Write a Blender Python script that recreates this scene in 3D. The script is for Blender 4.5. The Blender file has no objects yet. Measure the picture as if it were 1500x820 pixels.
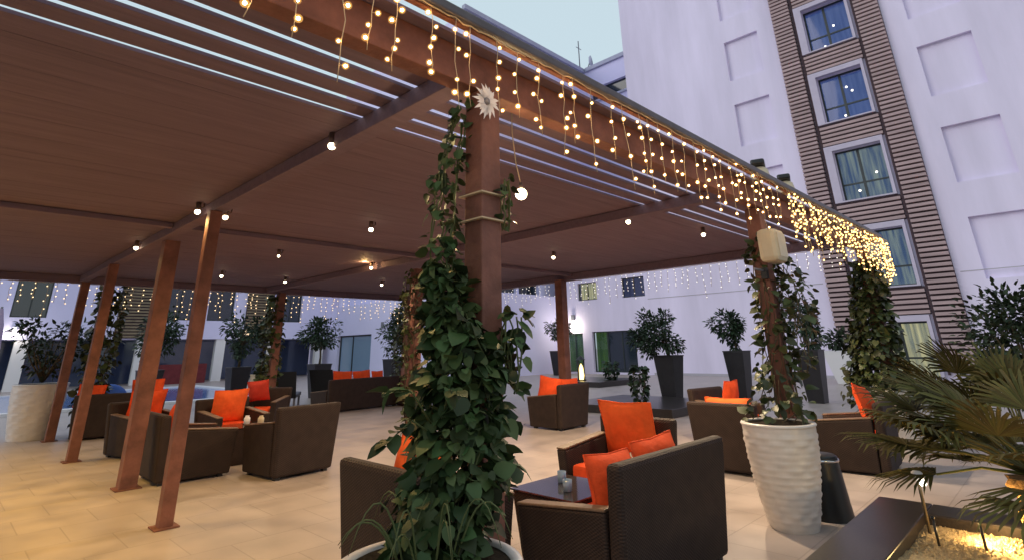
import bpy, bmesh, math, random
from mathutils import Vector, Matrix, Euler
random.seed(11)
PI = math.pi
S = bpy.context.scene
COL = S.collection
R = random.Random(5)

# ------------------------------------------------------------------ materials
def new_mat(name):
    m = bpy.data.materials.new(name); m.use_nodes = True
    nt = m.node_tree
    return m, nt, nt.nodes['Principled BSDF']

def pmat(name, col, rough=.6, spec=.4, var=.0, vscale=6., bump=0., bscale=40., metal=0., stretch=None, col2=None, island=0.):
    m, nt, b = new_mat(name)
    b.inputs['Base Color'].default_value = (*col, 1)
    b.inputs['Roughness'].default_value = rough
    b.inputs['Metallic'].default_value = metal
    b.inputs['Specular IOR Level'].default_value = spec
    tc = nt.nodes.new('ShaderNodeTexCoord'); mp = nt.nodes.new('ShaderNodeMapping')
    nt.links.new(tc.outputs['Object'], mp.inputs['Vector'])
    if stretch: mp.inputs['Scale'].default_value = stretch
    out = None
    if var > 0 or col2:
        n = nt.nodes.new('ShaderNodeTexNoise'); n.inputs['Scale'].default_value = vscale
        n.inputs['Detail'].default_value = 6; n.inputs['Roughness'].default_value = .6
        nt.links.new(mp.outputs[0], n.inputs['Vector'])
        r = nt.nodes.new('ShaderNodeValToRGB')
        r.color_ramp.elements[0].position = .3; r.color_ramp.elements[1].position = .72
        c2 = col2 or tuple(min(1, c * (1 + var)) for c in col)
        c1 = col if col2 else tuple(c * (1 - var) for c in col)
        r.color_ramp.elements[0].color = (*c1, 1); r.color_ramp.elements[1].color = (*c2, 1)
        nt.links.new(n.outputs['Fac'], r.inputs['Fac']); out = r.outputs['Color']
        nt.links.new(out, b.inputs['Base Color'])
    if island > 0:
        g = nt.nodes.new('ShaderNodeNewGeometry'); h = nt.nodes.new('ShaderNodeHueSaturation')
        mr = nt.nodes.new('ShaderNodeMapRange')
        mr.inputs['To Min'].default_value = 1 - island; mr.inputs['To Max'].default_value = 1 + island
        nt.links.new(g.outputs['Random Per Island'], mr.inputs['Value'])
        nt.links.new(mr.outputs[0], h.inputs['Value'])
        m7 = nt.nodes.new('ShaderNodeMath'); m7.operation = 'MULTIPLY'; m7.inputs[1].default_value = 7.3
        fr = nt.nodes.new('ShaderNodeMath'); fr.operation = 'FRACT'; mh = nt.nodes.new('ShaderNodeMapRange')
        mh.inputs['To Min'].default_value = .455; mh.inputs['To Max'].default_value = .515
        nt.links.new(g.outputs['Random Per Island'], m7.inputs[0]); nt.links.new(m7.outputs[0], fr.inputs[0])
        nt.links.new(fr.outputs[0], mh.inputs['Value']); nt.links.new(mh.outputs[0], h.inputs['Hue'])
        if out: nt.links.new(out, h.inputs['Color'])
        else: h.inputs['Color'].default_value = (*col, 1)
        nt.links.new(h.outputs['Color'], b.inputs['Base Color'])
    if bump > 0:
        n2 = nt.nodes.new('ShaderNodeTexNoise'); n2.inputs['Scale'].default_value = bscale
        n2.inputs['Detail'].default_value = 5
        nt.links.new(mp.outputs[0], n2.inputs['Vector'])
        bp = nt.nodes.new('ShaderNodeBump'); bp.inputs['Strength'].default_value = bump
        bp.inputs['Distance'].default_value = .02
        nt.links.new(n2.outputs['Fac'], bp.inputs['Height']); nt.links.new(bp.outputs[0], b.inputs['Normal'])
    return m

def emat(name, col, strength, sample=True):
    m = bpy.data.materials.new(name); m.use_nodes = True
    nt = m.node_tree; nt.nodes.remove(nt.nodes['Principled BSDF'])
    e = nt.nodes.new('ShaderNodeEmission'); e.inputs[0].default_value = (*col, 1); e.inputs[1].default_value = strength
    nt.links.new(e.outputs[0], nt.nodes['Material Output'].inputs[0])
    if not sample: m.cycles.emission_sampling = 'NONE'
    return m

def rattan(name, c1, c2):
    m, nt, b = new_mat(name)
    b.inputs['Roughness'].default_value = .68; b.inputs['Specular IOR Level'].default_value = .25
    tc = nt.nodes.new('ShaderNodeTexCoord'); sp = nt.nodes.new('ShaderNodeSeparateXYZ')
    nt.links.new(tc.outputs['Object'], sp.inputs[0])
    ad = nt.nodes.new('ShaderNodeMath'); ad.operation = 'ADD'
    nt.links.new(sp.outputs['X'], ad.inputs[0]); nt.links.new(sp.outputs['Y'], ad.inputs[1])
    def sn(src, k):
        a = nt.nodes.new('ShaderNodeMath'); a.operation = 'MULTIPLY'; a.inputs[1].default_value = k
        nt.links.new(src, a.inputs[0])
        s = nt.nodes.new('ShaderNodeMath'); s.operation = 'SINE'; nt.links.new(a.outputs[0], s.inputs[0]); return s.outputs[0]
    mu = nt.nodes.new('ShaderNodeMath'); mu.operation = 'MULTIPLY'
    nt.links.new(sn(sp.outputs['Z'], 330), mu.inputs[0]); nt.links.new(sn(ad.outputs[0], 190), mu.inputs[1])
    mr = nt.nodes.new('ShaderNodeMapRange'); mr.inputs['From Min'].default_value = -1
    nt.links.new(mu.outputs[0], mr.inputs['Value'])
    n = nt.nodes.new('ShaderNodeTexNoise'); n.inputs['Scale'].default_value = 9; n.inputs['Detail'].default_value = 8
    nt.links.new(tc.outputs['Object'], n.inputs['Vector'])
    mx = nt.nodes.new('ShaderNodeMath'); mx.operation = 'MULTIPLY'
    nt.links.new(mr.outputs[0], mx.inputs[0]); nt.links.new(n.outputs['Fac'], mx.inputs[1])
    r = nt.nodes.new('ShaderNodeValToRGB'); r.color_ramp.elements[0].color = (*c1, 1); r.color_ramp.elements[1].color = (*c2, 1)
    r.color_ramp.elements[1].position = .7
    nt.links.new(mx.outputs[0], r.inputs['Fac']); nt.links.new(r.outputs[0], b.inputs['Base Color'])
    bp = nt.nodes.new('ShaderNodeBump'); bp.inputs['Strength'].default_value = .5; bp.inputs['Distance'].default_value = .006
    nt.links.new(mr.outputs[0], bp.inputs['Height']); nt.links.new(bp.outputs[0], b.inputs['Normal'])
    return m

def tile_mat(name, c1, c2, mortar, w=.6, h=.6, rough=.35, ms=.006):
    m, nt, b = new_mat(name)
    tc = nt.nodes.new('ShaderNodeTexCoord')
    br = nt.nodes.new('ShaderNodeTexBrick'); br.offset = .5
    br.inputs['Color1'].default_value = (*c1, 1); br.inputs['Color2'].default_value = (*c2, 1); br.inputs['Mortar'].default_value = (*mortar, 1)
    br.inputs['Scale'].default_value = 1; br.inputs['Mortar Size'].default_value = ms
    br.inputs['Brick Width'].default_value = w; br.inputs['Row Height'].default_value = h; br.inputs['Bias'].default_value = 0
    nt.links.new(tc.outputs['Object'], br.inputs['Vector'])
    n = nt.nodes.new('ShaderNodeTexNoise'); n.inputs['Scale'].default_value = 2.2; n.inputs['Detail'].default_value = 10
    nt.links.new(tc.outputs['Object'], n.inputs['Vector'])
    mr = nt.nodes.new('ShaderNodeMapRange'); mr.inputs['To Min'].default_value = .55; mr.inputs['To Max'].default_value = 1.3
    nt.links.new(n.outputs['Fac'], mr.inputs['Value'])
    hs = nt.nodes.new('ShaderNodeHueSaturation')
    nt.links.new(br.outputs['Color'], hs.inputs['Color']); nt.links.new(mr.outputs[0], hs.inputs['Value'])
    nt.links.new(hs.outputs[0], b.inputs['Base Color'])
    mr2 = nt.nodes.new('ShaderNodeMapRange'); mr2.inputs['To Min'].default_value = rough - .1; mr2.inputs['To Max'].default_value = rough + .25
    nt.links.new(n.outputs['Fac'], mr2.inputs['Value']); nt.links.new(mr2.outputs[0], b.inputs['Roughness'])
    bp = nt.nodes.new('ShaderNodeBump'); bp.inputs['Strength'].default_value = .35; bp.inputs['Distance'].default_value = .004; bp.invert = True
    nt.links.new(br.outputs['Fac'], bp.inputs['Height']); nt.links.new(bp.outputs[0], b.inputs['Normal'])
    return m

def glass_mat(name, tint, clear=.35, rough=.04):
    m = bpy.data.materials.new(name); m.use_nodes = True
    nt = m.node_tree; b = nt.nodes['Principled BSDF']
    b.inputs['Base Color'].default_value = (*tint, 1); b.inputs['Roughness'].default_value = rough
    b.inputs['Specular IOR Level'].default_value = .9
    t = nt.nodes.new('ShaderNodeBsdfTransparent'); mx = nt.nodes.new('ShaderNodeMixShader'); mx.inputs[0].default_value = clear
    nt.links.new(b.outputs[0], mx.inputs[1]); nt.links.new(t.outputs[0], mx.inputs[2])
    nt.links.new(mx.outputs[0], nt.nodes['Material Output'].inputs[0])
    return m

def curtain_mat(name, c1, c2, strength):  # window glow painted as streaky emission, no light source behind it
    m = bpy.data.materials.new(name); m.use_nodes = True
    nt = m.node_tree; nt.nodes.remove(nt.nodes['Principled BSDF'])
    tc = nt.nodes.new('ShaderNodeTexCoord')
    mp = nt.nodes.new('ShaderNodeMapping'); mp.inputs['Scale'].default_value = (1, 3.2, .25)
    n = nt.nodes.new('ShaderNodeTexNoise'); n.inputs['Scale'].default_value = 2.6; n.inputs['Detail'].default_value = 5
    r = nt.nodes.new('ShaderNodeValToRGB'); r.color_ramp.elements[0].position = .35; r.color_ramp.elements[1].position = .72
    r.color_ramp.elements[0].color = (*c1, 1); r.color_ramp.elements[1].color = (*c2, 1)
    e = nt.nodes.new('ShaderNodeEmission'); e.inputs[1].default_value = strength
    nt.links.new(tc.outputs['Object'], mp.inputs[0]); nt.links.new(mp.outputs[0], n.inputs['Vector'])
    nt.links.new(n.outputs['Fac'], r.inputs[0]); nt.links.new(r.outputs[0], e.inputs[0])
    nt.links.new(e.outputs[0], nt.nodes['Material Output'].inputs[0])
    return m

M = {
 'floor': tile_mat('travertine', (.45, .375, .345), (.415, .345, .32), (.34, .28, .255)),
 'wood': pmat('timber', (.190, .078, .055), .6, .3, var=.35, vscale=5, stretch=(1, 1, 1), bump=.25, bscale=30),
 'slat': pmat('roof_timber', (.162, .112, .146), .7, .2, var=.16, vscale=3.5, stretch=(.4, 6, 6), bump=.2, bscale=20),
 'gutter': pmat('gutter_metal', (.10, .085, .085), .45, .4, var=.25, vscale=8),
 'wall': pmat('white_render', (.765, .69, .87), .8, .2, var=.13, vscale=.5, stretch=(1,1,.16), bump=.08, bscale=60),
 'wall2': pmat('pale_render', (.73, .70, .95), .8, .2, var=.05, vscale=.3, bump=.08, bscale=60),
 'reveal': pmat('reveal_paint', (.56, .50, .62), .7, .2, var=.06, vscale=2),  # darker than the wall: recess shade is put into the colour
 'groove': pmat('joint_grey', (.45, .42, .47), .8, .2),
 'louvre': pmat('louvre_timber', (.43, .31, .315), .6, .25, var=.25, vscale=1.2, stretch=(1, .4, 6)),
 'louvreback': pmat('louvre_backing', (.085, .055, .065), .8, .2),
 'louvreolive': pmat('louvre_olive', (.22, .17, .11), .6, .25, var=.25, vscale=2),
 'dframe': pmat('dark_aluminium', (.02, .028, .03), .4, .5),
 'glass': glass_mat('window_glass', (.02, .035, .09), .55),
 'glassblue': glass_mat('evening_glass', (.03, .05, .14), .4, .03),
 'darkglass': glass_mat('dark_glass', (.01, .02, .03), .0, .08),
 'terraceglass': glass_mat('terrace_glass', (.035,.055,.12), 0, .1),
 'paleglass': glass_mat('pale_glass', (.22, .32, .45), .0, .15),
 'curtain_lit': curtain_mat('curtain_lit', (.20, .24, .20), (.85, .80, .42), 1.0),
 'curtain_dim': curtain_mat('curtain_dim', (.06, .12, .27), (.40, .50, .45), .75),  # blue reflection and lamp-lit patches mixed into the emission colour
 'curtain_dark': curtain_mat('curtain_dark', (.05, .10, .34), (.13, .20, .50), 1.0),  # blue sky reflection of the upper panes, painted as a glowing sheet
 'interior': pmat('interior_dark', (.012, .015, .022), .9, .1),
 'greenlit': curtain_mat('green_curtain', (.03, .07, .012), (.10, .20, .03), .7),  # lit room painted as a green glow
 'rattan': rattan('rattan_weave', (.016, .010, .009), (.062, .038, .030)),
 'rattan2': rattan('rattan_warm', (.035, .02, .013), (.15, .09, .055)),
 'trim': pmat('rattan_trim', (.16, .10, .065), .5, .35, var=.3, vscale=40),
 'orange': pmat('orange_fabric', (.74, .082, .020), .85, .2, var=.22, vscale=5, bump=.55, bscale=14),
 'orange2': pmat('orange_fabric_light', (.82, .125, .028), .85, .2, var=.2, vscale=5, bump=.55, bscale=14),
 'red': pmat('red_fabric', (.55, .05, .03), .85, .2, var=.12, vscale=9),
 'cream': pmat('cream_fabric', (.55, .42, .34), .85, .2, var=.1, vscale=9),
 'whitepot': pmat('white_glaze', (.72, .66, .62), .35, .5, var=.06, vscale=10),
 'beigepot': pmat('beige_pot', (.48, .37, .25), .6, .3, var=.12, vscale=8),
 'darkpot': pmat('charcoal_pot', (.022, .02, .024), .45, .4, var=.2, vscale=6),
 'soil': pmat('soil', (.03, .022, .015), .95, .1, var=.5, vscale=30, bump=.6, bscale=60),
 'granite': pmat('dark_granite', (.030, .024, .023), .3, .4, var=.45, vscale=60),
 'black': pmat('black_metal', (.012, .012, .013), .4, .5),
 'chrome': pmat('steel', (.62, .62, .64), .2, .5, metal=1),
 'gravel': pmat('gravel', (.34, .24, .13), .9, .2, col2=(.60, .46, .27), vscale=55, bump=1., bscale=70),
 'vine': pmat('vine_leaf', (.036, .066, .022), .55, .25, island=.75),
 'vine2': pmat('vine_leaf_olive', (.042, .058, .018), .45, .4, island=.6),
 'tree': pmat('tree_leaf', (.022, .046, .022), .5, .35, island=.6),
 'bush': pmat('bush_leaf', (.018, .034, .014), .55, .3, island=.6),
 'palm': pmat('palm_leaf', (.078, .074, .022), .7, .15, island=.45),
 'stem': pmat('stem', (.10, .075, .045), .8, .2, var=.3, vscale=20),
 'stemg': pmat('green_stem', (.09, .11, .04), .6, .3),
 'barkpalm': pmat('palm_bark', (.20, .11, .045), .85, .2, var=.5, vscale=18, bump=.9, bscale=30),
 'wire': pmat('pale_wire', (.55, .42, .26), .5, .3),
 'bulb': emat('warm_bulb', (1, .55, .19), 70.0),
 'bulbwarm': emat('gold_bulb', (1, .56, .17), 6.5),
 'bulbfar': emat('far_bulb', (1, .70, .38), 2.6, False),
 'bulbcool': emat('pale_bulb', (1, .92, .84), 1.7, False),
 'lamp': emat('lamp_glow', (1, .80, .50), 14),
 'lampwhite': emat('lamp_white', (1, .92, .78), 9),
 'housing': pmat('lamp_housing', (.10, .06, .05), .5, .4),
 'creambox': pmat('cream_plastic', (.62, .52, .36), .45, .4, var=.06, vscale=10),
 'white': pmat('white_paint', (.78, .76, .78), .5, .4),
 'pool': pmat('pool_water', (.05, .13, .42), .08, .6, col2=(.10, .24, .62), vscale=3, bump=.25, bscale=6),
 'maroon': pmat('maroon_panel', (.16, .03, .035), .7, .2, var=.2, vscale=4),
 'blueball': pmat('blue_fabric', (.03, .11, .50), .6, .3, var=.15, vscale=10),
 'grey': pmat('grey_metal', (.20, .20, .23), .5, .4, var=.15, vscale=4),
 'roofgrey': pmat('roof_grey', (.42, .43, .55), .7, .2, var=.1, vscale=2),
 'purple': pmat('lilac_fabric', (.40, .32, .46), .8, .2, var=.1, vscale=6),
 'flame': emat('candle_flame', (1, .72, .25), 4),
}

# ------------------------------------------------------------------ mesh helpers
class MB:
    def __init__(s): s.v = []; s.f = []; s.mi = []; s.sm = []
    def add(s, vs, fs, mi=0, sm=False):
        o = len(s.v); s.v += [tuple(v) for v in vs]
        for f in fs: s.f.append(tuple(i + o for i in f)); s.mi.append(mi); s.sm.append(sm)
    def box(s, a, b, mi=0, mat=None):
        x0, y0, z0 = a; x1, y1, z1 = b
        vs = [Vector(p) for p in ((x0,y0,z0),(x1,y0,z0),(x1,y1,z0),(x0,y1,z0),(x0,y0,z1),(x1,y0,z1),(x1,y1,z1),(x0,y1,z1))]
        if mat: vs = [mat @ v for v in vs]
        s.add(vs, [(0,3,2,1),(4,5,6,7),(0,1,5,4),(1,2,6,5),(2,3,7,6),(3,0,4,7)], mi)
    def hexa(s, bot, top, mi=0):
        s.add(list(bot) + list(top), [(0,3,2,1),(4,5,6,7),(0,1,5,4),(1,2,6,5),(2,3,7,6),(3,0,4,7)], mi)
    def tube(s, pts, r, n=6, mi=0, cap=True):
        pts = [Vector(p) for p in pts]; rs = r if isinstance(r, (list, tuple)) else [r] * len(pts)
        rings = []; up = Vector((0, 0, 1)); prev = None
        for i, p in enumerate(pts):
            d = (pts[min(i+1, len(pts)-1)] - pts[max(i-1, 0)])
            if d.length < 1e-9: d = Vector((0,0,1))
            d.normalize()
            a = prev if prev else (up.cross(d) if abs(d.z) < .95 else Vector((1,0,0)).cross(d))
            a = (a - d * a.dot(d));
            if a.length < 1e-6: a = Vector((1,0,0)).cross(d)
            a.normalize(); prev = a; b = d.cross(a)
            rings.append([p + (a * math.cos(2*PI*k/n) + b * math.sin(2*PI*k/n)) * rs[i] for k in range(n)])
        vs = [v for rg in rings for v in rg]; fs = []
        for i in range(len(pts)-1):
            for k in range(n):
                fs.append((i*n+k, i*n+(k+1)%n, (i+1)*n+(k+1)%n, (i+1)*n+k))
        if cap: fs += [tuple(range(n-1, -1, -1)), tuple(range((len(pts)-1)*n, len(pts)*n))]
        s.add(vs, fs, mi, True)
    def lathe(s, prof, n=24, c=(0,0,0), mi=0, fn=None, sm=True):
        vs = []; fs = []
        for i, (r, z) in enumerate(prof):
            for k in range(n):
                a = 2*PI*k/n; rr = fn(r, z, a) if fn else r
                vs.append((c[0]+rr*math.cos(a), c[1]+rr*math.sin(a), c[2]+z))
        for i in range(len(prof)-1):
            for k in range(n):
                fs.append((i*n+k, i*n+(k+1)%n, (i+1)*n+(k+1)%n, (i+1)*n+k))
        s.add(vs, fs, mi, sm)
        s.add([vs[k] for k in range(n)], [tuple(range(n-1, -1, -1))], mi)
        L = (len(prof)-1)*n
        s.add([vs[L+k] for k in range(n)], [tuple(range(n))], mi)
    def ico(s, c, r, mi=0, sub=1):
        bm = bmesh.new(); bmesh.ops.create_icosphere(bm, subdivisions=sub, radius=r)
        bm.verts.ensure_lookup_table()
        s.add([v.co + Vector(c) for v in bm.verts], [[v.index for v in f.verts] for f in bm.faces], mi, True); bm.free()
    def leaf(s, p, d, n, L, W, mi=0, fold=.25, curl=.15):
        d = d.normalized(); sd = d.cross(n)
        if sd.length < 1e-5: sd = d.orthogonal()
        sd.normalize(); n = sd.cross(d)
        def q(a, b, c): return p + d*(a*L) + sd*(b*W) + n*(c*L)
        vs = [q(0,0,0), q(.22,-.42,fold*.5), q(.62,-.36,fold*.35-curl*.4), q(1.02,0,-curl), q(.62,.36,fold*.35-curl*.4), q(.22,.42,fold*.5), q(.5,0,0)]
        s.add(vs, [(0,6,2,1),(6,3,2),(0,5,4,6),(6,4,3)], mi, True)
    def leaf2(s, p, d, n, L, W, mi=0, fold=.2, curl=.15):
        d = d.normalized(); sd = d.cross(n)
        if sd.length < 1e-5: sd = d.orthogonal()
        sd.normalize(); n = sd.cross(d)
        def q(a, b, c): return p + d*(a*L) + sd*(b*W) + n*(c*L)
        f = fold; vs = [q(0,0,0)]
        for sg in (-1, 1):
            vs += [q(-.04,sg*.28,f*.35), q(.22,sg*.50,f*.6), q(.58,sg*.45,f*.4-curl*.2), q(.86,sg*.22,-curl*.5)]
        vs += [q(1.05,0,-curl), q(.3,0,0), q(.65,0,-curl*.15)]
        a = (1,2,3,4); b = (5,6,7,8); T, m1, m2 = 9, 10, 11
        s.add(vs, [(0,m1,a[1],a[0]),(m1,m2,a[2],a[1]),(m2,T,a[3],a[2]),(0,b[0],b[1],m1),(m1,b[1],b[2],m2),(m2,b[2],b[3],T)], mi, True)
    def build(s, name, mats, parent=None, bevel=0, loc=None):
        me = bpy.data.meshes.new(name)
        me.from_pydata(s.v, [], s.f)
        if not isinstance(mats, (list, tuple)): mats = [mats]
        for m in mats: me.materials.append(m)
        me.polygons.foreach_set('material_index', s.mi); me.polygons.foreach_set('use_smooth', s.sm); me.update()
        return link(name, me, parent, bevel, loc)

def link(name, me, parent=None, bevel=0, loc=None):
    o = bpy.data.objects.new(name, me); COL.objects.link(o)
    if parent: o.parent = parent
    if loc: o.location = loc
    if bevel:
        b = o.modifiers.new('bevel', 'BEVEL'); b.width = bevel; b.segments = 2; b.limit_method = 'ANGLE'
    return o
def tag(o, label=None, cat=None, group=None, kind=None):
    if label: o['label'] = label
    if cat: o['category'] = cat
    if group: o['group'] = group
    if kind: o['kind'] = kind
    return o
def thing(name, label, cat, loc=(0,0,0), rz=0, group=None):
    o = bpy.data.objects.new(name, None); COL.objects.link(o); o.empty_display_size = .1
    o.location = loc; o.rotation_euler = (0, 0, rz)
    return tag(o, label, cat, group)
def dup(o, loc=None, rz=None, label=None, scale=None, parent=None):
    c = o.copy(); COL.objects.link(c)
    if parent: c.parent = parent
    if loc is not None: c.location = loc
    if rz is not None: c.rotation_euler = (0, 0, rz)
    if scale is not None: c.scale = scale
    if label: c['label'] = label
    for ch in list(o.children): dup(ch, parent=c)
    return c
def smooth_cushion(w, h, t, rnd, n=10):
    """pillow in local x (width) z (height), thickness along y, pinched corners"""
    b = MB(); vs = []; N = n
    def pt(i, j, sgn):
        u = i/N*2-1; v = j/N*2-1
        e = (1-u*u)*(1-v*v); th = t*.5*(max(e, 0)**.42)
        px = u*(1-.07*(1-abs(v))**1.0*abs(u)); pz = v*(1-.07*(1-abs(u))*abs(v))
        wr = .012*math.sin(7*u+rnd*3)*math.cos(5*v+rnd)*e
        return (px*w/2, sgn*th+wr, pz*h/2)
    for sgn in (-1, 1):
        vs = [pt(i, j, sgn) for j in range(N+1) for i in range(N+1)]
        fs = []
        for j in range(N):
            for i in range(N):
                q = (j*(N+1)+i, j*(N+1)+i+1, (j+1)*(N+1)+i+1, (j+1)*(N+1)+i)
                fs.append(q if sgn < 0 else q[::-1])
        b.add(vs, fs, 0, True)
    edge = [pt(i,0,1) for i in range(N)]+[pt(N,j,1) for j in range(N)]+[pt(N-i,N,1) for i in range(N)]+[pt(0,N-j,1) for j in range(N+1)]
    b.tube(edge, .006, 5)
    return b

# ------------------------------------------------------------------ camera
cam = bpy.data.cameras.new('camera'); co = bpy.data.objects.new('camera', cam); COL.objects.link(co)
rows = [[0.7011583685505814, -0.7127028418086384, -0.02077502080331177], [0.21824136271943523, 0.24226274267852688, -0.9453462175881606], [0.6787839492871431, 0.6583034427889383, 0.3254057888273965]]
Xc, Yc, Zc = (Vector(r) for r in rows)
mt = Matrix((Xc, -Yc, -Zc)).transposed().to_4x4(); mt.translation = (0, 0, 1.5)
co.matrix_world = mt
cam.sensor_width = 36; cam.lens = 36*788.77/1500; cam.shift_x = 0; cam.shift_y = -(410-238.64)/1500
cam.clip_end = 2000; cam.clip_start = .05
S.camera = co

# ------------------------------------------------------------------ world and light
SUN_EL, SUN_ROT = 4.0, math.radians(200)
w = bpy.data.worlds.new('World'); S.world = w; w.use_nodes = True
nt = w.node_tree; bg = nt.nodes['Background']
sky = nt.nodes.new('ShaderNodeTexSky'); sky.sky_type = 'NISHITA'; sky.sun_disc = False
sky.sun_elevation = math.radians(SUN_EL); sky.sun_rotation = SUN_ROT; sky.air_density = 1.0; sky.dust_density = 2.0; sky.ozone_density = 2.0
hz = nt.nodes.new('ShaderNodeMixRGB'); hz.inputs[0].default_value = .75; hz.inputs[2].default_value = (6.3, 7.7, 8.4, 1)
nt.links.new(sky.outputs[0], hz.inputs[1]); nt.links.new(hz.outputs[0], bg.inputs[0]); bg.inputs[1].default_value = .12
sun = bpy.data.lights.new('sun', 'SUN'); sun.energy = .8; sun.angle = math.radians(40); sun.color = (1, .90, .86)
so = bpy.data.objects.new('sun', sun); COL.objects.link(so)
so.rotation_euler = (math.radians(68), 0, math.radians(-122))
S.view_settings.view_transform = 'Standard'; S.view_settings.look = 'None'; S.view_settings.exposure = 0; S.view_settings.gamma = 1
S.view_settings.use_curve_mapping = False
S.cycles.use_denoising = True
S.cycles.max_bounces = 6; S.cycles.diffuse_bounces = 3; S.cycles.transparent_max_bounces = 8
S.cycles.sample_clamp_indirect = 4
def point(loc, power, col=(1, .72, .38), r=.05, parent=None, spot=None):
    l = bpy.data.lights.new('lamp_light', 'SPOT' if spot else 'POINT'); l.energy = power; l.color = col; l.shadow_soft_size = r
    o = bpy.data.objects.new('lamp_light', l); COL.objects.link(o); o.location = loc
    if spot: l.spot_size = math.radians(spot); l.spot_blend = .8
    if parent: o.parent = parent
    return o

# ------------------------------------------------------------------ ground and pool
g = MB(); g.add([(-400,-400,0),(400,-400,0),(400,400,0),(-400,400,0)], [(0,1,2,3)])
tag(g.build('terrace_paving', M['floor']), kind='structure')
p = MB(); p.add([(-3,22,.03),(9.5,22,.03),(9.5,32,.03),(-3,32,.03)], [(0,1,2,3)])
tag(p.build('pool_water', M['pool']), kind='structure')
p = MB()
p.box((-3.4,21.6,0),(9.9,22,.08)); p.box((-3.4,32,0),(9.9,32.4,.08)); p.box((-3.4,22,0),(-3,32,.08)); p.box((9.5,22,0),(9.9,32,.08))
tag(p.build('pool_kerb', M['white']), kind='structure')

# ------------------------------------------------------------------ buildings
def facade(mb, W, u0, u1, v0, v1, openings, mi=0):
    """front skin with rectangular openings (a,b,c,d,depth,back) and their reveals; W(u,v,d) -> world"""
    us = sorted({u0, u1, *[o[0] for o in openings], *[o[1] for o in openings]})
    vs_ = sorted({v0, v1, *[o[2] for o in openings], *[o[3] for o in openings]})
    for a, b in zip(us, us[1:]):
        for c, d in zip(vs_, vs_[1:]):
            mu, mv = (a+b)/2, (c+d)/2
            if any(o[0] < mu < o[1] and o[2] < mv < o[3] for o in openings): continue
            mb.add([W(a,c,0), W(b,c,0), W(b,d,0), W(a,d,0)], [(0,1,2,3)], mi)
    for a, b, c, d, dep, back in openings:
        for q in (((a,c),(b,c)), ((b,c),(b,d)), ((b,d),(a,d)), ((a,d),(a,c))):
            (x0,y0),(x1,y1) = q
            mb.add([W(x0,y0,0), W(x1,y1,0), W(x1,y1,dep), W(x0,y0,dep)], [(0,1,2,3)], mi)
        if back: mb.add([W(a,c,dep), W(b,c,dep), W(b,d,dep), W(a,d,dep)], [(0,1,2,3)], mi)

XF = 27.5
WX = lambda u, v, d: (XF + d, u, v)          # facade facing -X, u = Y
ST = 3.82                                    # storey height
tower = thing('hotel_building', 'tall white hotel wing with a brown louvred window stripe and shallow blank recesses', 'building', (XF, 5, 0))
inv = Matrix.Translation((-XF, -5, 0))
def bpart(mb, name, m, parent=tower, mtx=inv, bevel=0):
    mb.v = [tuple(mtx @ Vector(v)) for v in mb.v]; return mb.build(name, m, parent, bevel)
ops = []
tops = [2.2 + ST*k for k in range(0, 8)]
for k in range(8):
    t = tops[k]; b = t - 2.4
    if k == 0: continue
    ops.append((1.69-1.88, 1.69, b, t, .2, True))
    if k >= 2: ops.append((8.03, 9.85, b, t, .2, True))
    ops.append((-5.2, -3.35, b, t, .2, True))
for k in range(8):
    ops.append((3.84, 5.76, max(.06, tops[k]-2.4), tops[k], .6, False))
mb = MB(); facade(mb, WX, -40, 16.3, 0, 36, ops)
mb.add([WX(16.3,0,0), WX(16.3,0,14), WX(16.3,36,14), WX(16.3,36,0)], [(0,1,2,3)])
mb.add([WX(-40,36,0), WX(16.3,36,0), WX(16.3,36,14), WX(-40,36,14)], [(0,1,2,3)])
mb.add([WX(-40,0,0), WX(-40,36,0), WX(-40,36,14), WX(-40,0,14)], [(0,1,2,3)])
bpart(mb, 'wall', M['wall'])
mb = MB()
for z in (3.95, ):
    mb.box((XF-.012, 7.3, z), (XF-.002, 16.3, z+.035)); mb.box((XF-.012, -40, z), (XF-.002, 2.4, z+.035))
mb.box((XF-.05, -40, 0), (XF-.002, 2.4, .12)); mb.box((XF-.05, 7.2, 0), (XF-.002, 16.3, .12))
bpart(mb, 'string_course', M['groove'])
# louvred stripe
def louvre(y0, y1, z0, z1, out, pitch=.205, hgt=.125):
    mb = MB()
    mb.box((XF-.06, y0, z0), (XF-.004, y1, z1), 1)
    z = z0+.03
    while z + hgt < z1:
        mb.box((XF-out+R.uniform(-.006,.006), y0+.012, z), (XF-.062, y1-.012, z+hgt), 0); z += pitch
    return mb
for y0, y1 in ((6.24, 7.14), (2.56, 3.52)):
    bpart(louvre(y0, y1, 1.5 if y0 > 6 else .3, 35.5, .26), 'louvre_column', [M['louvre'], M['louvreback']])
for y0, y1 in ((6.10, 6.21), (3.54, 3.62)):
    mb = MB(); mb.box((XF-.10, y0, .2), (XF-.003, y1, 35.5)); bpart(mb, 'louvre_post', M['louvreback'])
for k in range(7):
    bpart(louvre(3.64, 6.08, tops[k]+.26, tops[k+1]-2.4-.08, .18), 'louvre_panel', [M['louvre'], M['louvreback']])
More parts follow.
